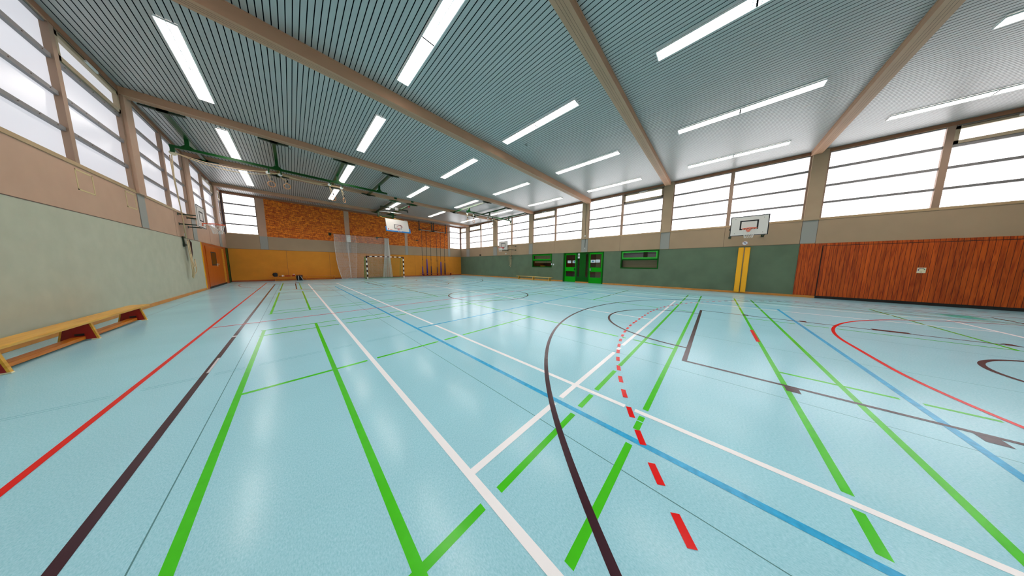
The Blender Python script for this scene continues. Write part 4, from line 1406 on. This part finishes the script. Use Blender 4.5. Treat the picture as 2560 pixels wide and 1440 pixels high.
def rig(xs, xa, xb, y, zbar, rails_y, label, pulleys, end_x, glossy):
    t = thing('ring_rig', ((xa + xb) / 2, y, ZC), label, 'ring rig', 'green ring rigs below the ceiling')
    m = MB(); m.box(xa, xb, y - 0.045, y + 0.045, zbar - 0.045, zbar + 0.045); m.build('main_bar', ['rig_green'], t)
    zr = 6.075
    for x in xs:
        m = MB(); m.box(x - 0.05, x + 0.05, rails_y[0], rails_y[1], zr - 0.05, zr + 0.05); m.build('ceiling_rail', ['rig_green'], t)
        for yy in (rails_y[0] + 0.03, rails_y[1] - 0.08):
            m = MB()
            m.box(x - 0.1, x + 0.1, yy - 0.03, yy + 0.09, zr - 0.1, zr + 0.01)
            for s in (-1, 1):
                m.prism([(0, zr - 0.09), (0, zr - 0.015), (s * 0.4, zr - 0.02), (s * 0.4, zr - 0.06)], lambda a, b, d: (x + a, yy + d, b), -0.03, 0.05)
            m.build('bracket', ['rig_dark'], t)
        m = MB(); m.box(x - 0.05, x + 0.05, y - 0.05, y + 0.05, zbar + 0.045, zr - 0.05)
        m.prism([(-0.16, zbar + 0.045), (0.16, zbar + 0.045), (0.06, zbar + 0.14), (-0.06, zbar + 0.14)], lambda a, b, d: (x + a, y + d, b), -0.02, 0.02)
        m.build('hanger', ['rig_green'], t)
    for (x, zp) in pulleys:
        m = MB(); m.box(x - 0.02, x + 0.02, y - 0.035, y + 0.035, zp + 0.02, zbar - 0.045)
        p = m.build('pulley', ['rig_green'], t)
        m = MB(); m.tube([(x - 0.03, y - 0.028, zp + 0.03), (x - 0.03, y + 0.028, zp + 0.03)], 0.07, 14); m.build('wheel', ['white_paint'], p)
    m = MB(); m.box(end_x - 0.05, end_x + 0.05, y - 0.05, y + 0.05, zbar - 0.22, zbar - 0.045); p = m.build('end_pulley', ['rig_green'], t)
    m = MB(); m.tube([(end_x, y - 0.03, zbar - 0.24), (end_x, y + 0.03, zbar - 0.24)], 0.085, 16); m.build('wheel', ['cream'], p)
    return t
YR = 14.98
RIG1 = rig((-2.43, -0.13, 2.05, 4.0), -2.82, 4.42, YR, 5.66, (12.77, 17.52), 'green ring rig on ceiling rails over the sage wall side', ((-0.40, 5.4), (-0.02, 5.42), (1.73, 5.44), (2.22, 5.4)), -2.76, True)
YR2 = 15.15
RIG2 = rig((10.57, 12.8, 15.25), 10.3, 15.6, YR2, 5.74, (12.77, 17.52), 'green ring rig on ceiling rails over the green wall side', ((10.42, 5.5), (11.05, 5.5), (12.62, 5.5), (13.15, 5.46)), 15.5, True)
gym_ring((-0.35, YR, 4.95), 5.38, 0.15, 'wooden ring on a strap, first from the sage wall', -0.4)
gym_ring((0.14, YR, 4.98), 5.40, -0.35, 'wooden ring on a strap, second from the sage wall', -0.02)
gym_ring((1.80, YR, 4.80), 5.42, 0.1, 'wooden ring on a thin strap before a ceiling light', 1.73)
gym_ring((2.27, YR, 4.80), 5.38, 1.0, 'wooden ring on a strap, fourth from the sage wall', 2.22)
gym_ring((10.40, YR2, 5.0), 5.48, 1.5, 'wooden ring seen edge on at the start of the green wall rig', 10.42)
gym_ring((11.02, YR2, 5.02), 5.48, 0.2, 'wooden ring, second from the start of the green wall rig', 11.05)
gym_ring((12.62, YR2, 4.93), 5.48, 0.9, 'wooden ring, third from the start of the green wall rig', 12.62)
gym_ring((13.12, YR2, 4.85), 5.44, 0.3, 'wooden ring nearest the green wall', 13.15)

def hoist(label, pts_sag, falls, loops, rg, r=0.014):
    t = thing('hoist_rope', falls[0][-1], label, 'rope', 'hauling ropes of the ring rigs')
    for a, b, d in pts_sag:
        m = MB(); m.tube(sag(a, b, d), r, 6); m.build('hauling_rope', ['rope'], rg, smooth=True)
    for p in falls:
        m = MB(); m.tube(p, r, 6); m.build('fall', ['rope'], t, smooth=True)
    for p in loops:
        m = MB(); m.tube(p, r, 6); m.build('coil', ['rope'], t, smooth=True)
    return t
xw = XL + 0.11
def loop(x, y0, y1, ztop, zbot):
    n = 18
    out = []
    for k in range(n + 1):
        a = PI * k / n
        out.append((x + 0.02 * math.sin(3 * a), (y0 + y1) / 2 - (y1 - y0) / 2 * math.cos(a), ztop - (ztop - zbot) * math.sin(a) ** 0.6))
    return out
hoist('pale hauling rope running down the sage wall to a cleat',
      [((-2.7, YR, 5.44), (-0.43, YR, 5.48), 0.16), ((-2.7, YR - 0.07, 5.42), (-0.05, YR - 0.07, 5.5), 0.30), ((-0.43, YR + 0.03, 5.48), (1.70, YR + 0.03, 5.5), 0.07), ((-0.05, YR, 5.5), (2.2, YR, 5.46), 0.1), ((1.7, YR + .03, 5.5), (2.2, YR + .03, 5.47), 0.02)],
      [[(-2.84, YR, 5.33), (-2.87, 15.2, 4.6), (-2.9, 15.7, 3.1), (xw, 15.86, 2.34)], [(-2.79, YR - 0.03, 5.33), (-2.84, 15.12, 4.6), (-2.89, 15.62, 3.1), (xw, 15.8, 2.34)]],
      [loop(xw + 0.02, 15.78, 15.98, 2.3, 0.74), loop(xw + 0.05, 15.84, 16.24, 1.5, 0.86), loop(xw + 0.03, 15.86, 16.0, 1.7, 0.7), loop(xw + 0.05, 15.95, 16.2, 1.38, 1.15)], RIG1)
xw2 = XR - 0.12
hoist('pale hauling rope running down the green wall beside the far basketball hoop',
      [((13.12, YR2, 5.52), (15.45, YR2, 5.5), 0.22), ((13.2, YR2, 5.55), (15.45, YR2, 5.55), 0.14), ((12.6, YR2, 5.56), (13.12, YR2, 5.52), 0.03), ((11.05, YR2, 5.56), (12.6, YR2, 5.56), 0.04), ((10.42, YR2, 5.57), (11.05, YR2, 5.56), 0.02)],
      [[(15.58, YR2, 5.42), (15.62, YR2, 4.4), (xw2, 15.28, 3.0), (xw2, 15.3, 2.3)], [(15.42, YR2, 5.42), (15.55, YR2 + 0.1, 4.0), (xw2, 15.38, 3.0), (xw2, 15.4, 2.3)]],
      [loop(xw2, 15.22, 15.42, 2.28, 1.15), loop(xw2, 15.3, 15.58, 2.26, 1.3)], RIG2)
def cleat(T, y, z0, z1, label, m1):
    t = thing('rope_cleat', T(y, 0, z0), label, 'cleat', 'cleats for the hauling ropes')
    m = MB(); m.box(y - 0.05, y + 0.05, -0.03, -0.0006, z0, z1, 0, T); m.build('back_plate', [m1], t)
    m = MB()
    for zz in (z0 + 0.08, z1 - 0.04):
        m.box(y - 0.16, y + 0.16, -0.06, -0.03, zz - 0.03, zz + 0.03, 0, T)
    m.build('horn', ['rig_dark'], t)
cleat(TL, 15.95, 2.0, 2.42, 'dark rope cleat on the sage wall', 'rig_dark')
cleat(TR, 15.35, 1.95, 2.32, 'dark rope cleat on the green wall below the far hoop', 'rig_dark')
m = MB()
for k in range(11):
    m.tube([(XL + 0.1 + 0.016 * math.sin(k * 2.1), 16.1 + 0.008 * k, 2.31), (XL + 0.12 + 0.02 * math.sin(k), 16.1 + 0.017 * k, 2.2), (XL + 0.12, 16.1 + 0.019 * k + 0.01 * math.sin(k * 3), 1.8), (XL + 0.09, 16.16 + 0.012 * k, 1.42 + 0.05 * (k % 3))], 0.013, 6)
tag(m.build('dark_cord', ['corr_dark'], loc=(XL + 0.05, 16.1, 2.3)), 'dark brown bundle of cords hanging beside the rope cleat on the sage wall', 'cord')

# ------------------------------------------------------------------ small fittings
def chain():
    t = thing('pull_chain', TR(7.42, -0.075, 3.0), 'thin chain hanging down the window post above the green doors', 'chain')
    m = MB(); m.tube([TR(7.42, -0.068, 5.95), TR(7.42, -0.068, 4.6), TR(7.4, -0.068, 3.42)], 0.009, 6); m.build('cord', ['pole_dark'], t)
    m = MB(); m.tube([TR(7.4, -0.03, 3.42), TR(7.41, -0.03, 2.72)], 0.014, 6); m.build('chain', ['pole_dark'], t)
    m = MB(); m.box(7.37, 7.45, -0.085, -0.061, 3.56, 3.66, 0, TR); m.box(7.38, 7.43, -0.05, -0.013, 2.66, 2.72, 0, TR); m.build('fastener', ['white_paint'], t)
chain()
for (x, y, lab) in ((7.05, 6.0, 'beside the large beam, middle of the hall'), (0.35, 13.6, 'above the first pair of rings'), (4.3, 10.9, 'between the second and middle light rows')):
    t = thing('ceiling_detector', (x, y, ZC), 'small flat grey detector on the ceiling %s' % lab, 'detector', 'detectors on the ceiling')
    m = MB(); m.prism([(x + 0.07 * math.cos(2 * PI * k / 16), y + 0.07 * math.sin(2 * PI * k / 16)) for k in range(16)], lambda a, b, d: (a, b, d), ZC - 0.02, ZC - 0.0006); m.build('housing', ['plate_grey'], t)
    m = MB(); m.box(x - 0.02, x + 0.02, y - 0.02, y + 0.02, ZC - 0.03, ZC - 0.02); m.build('sensor', ['pole_dark'], t)
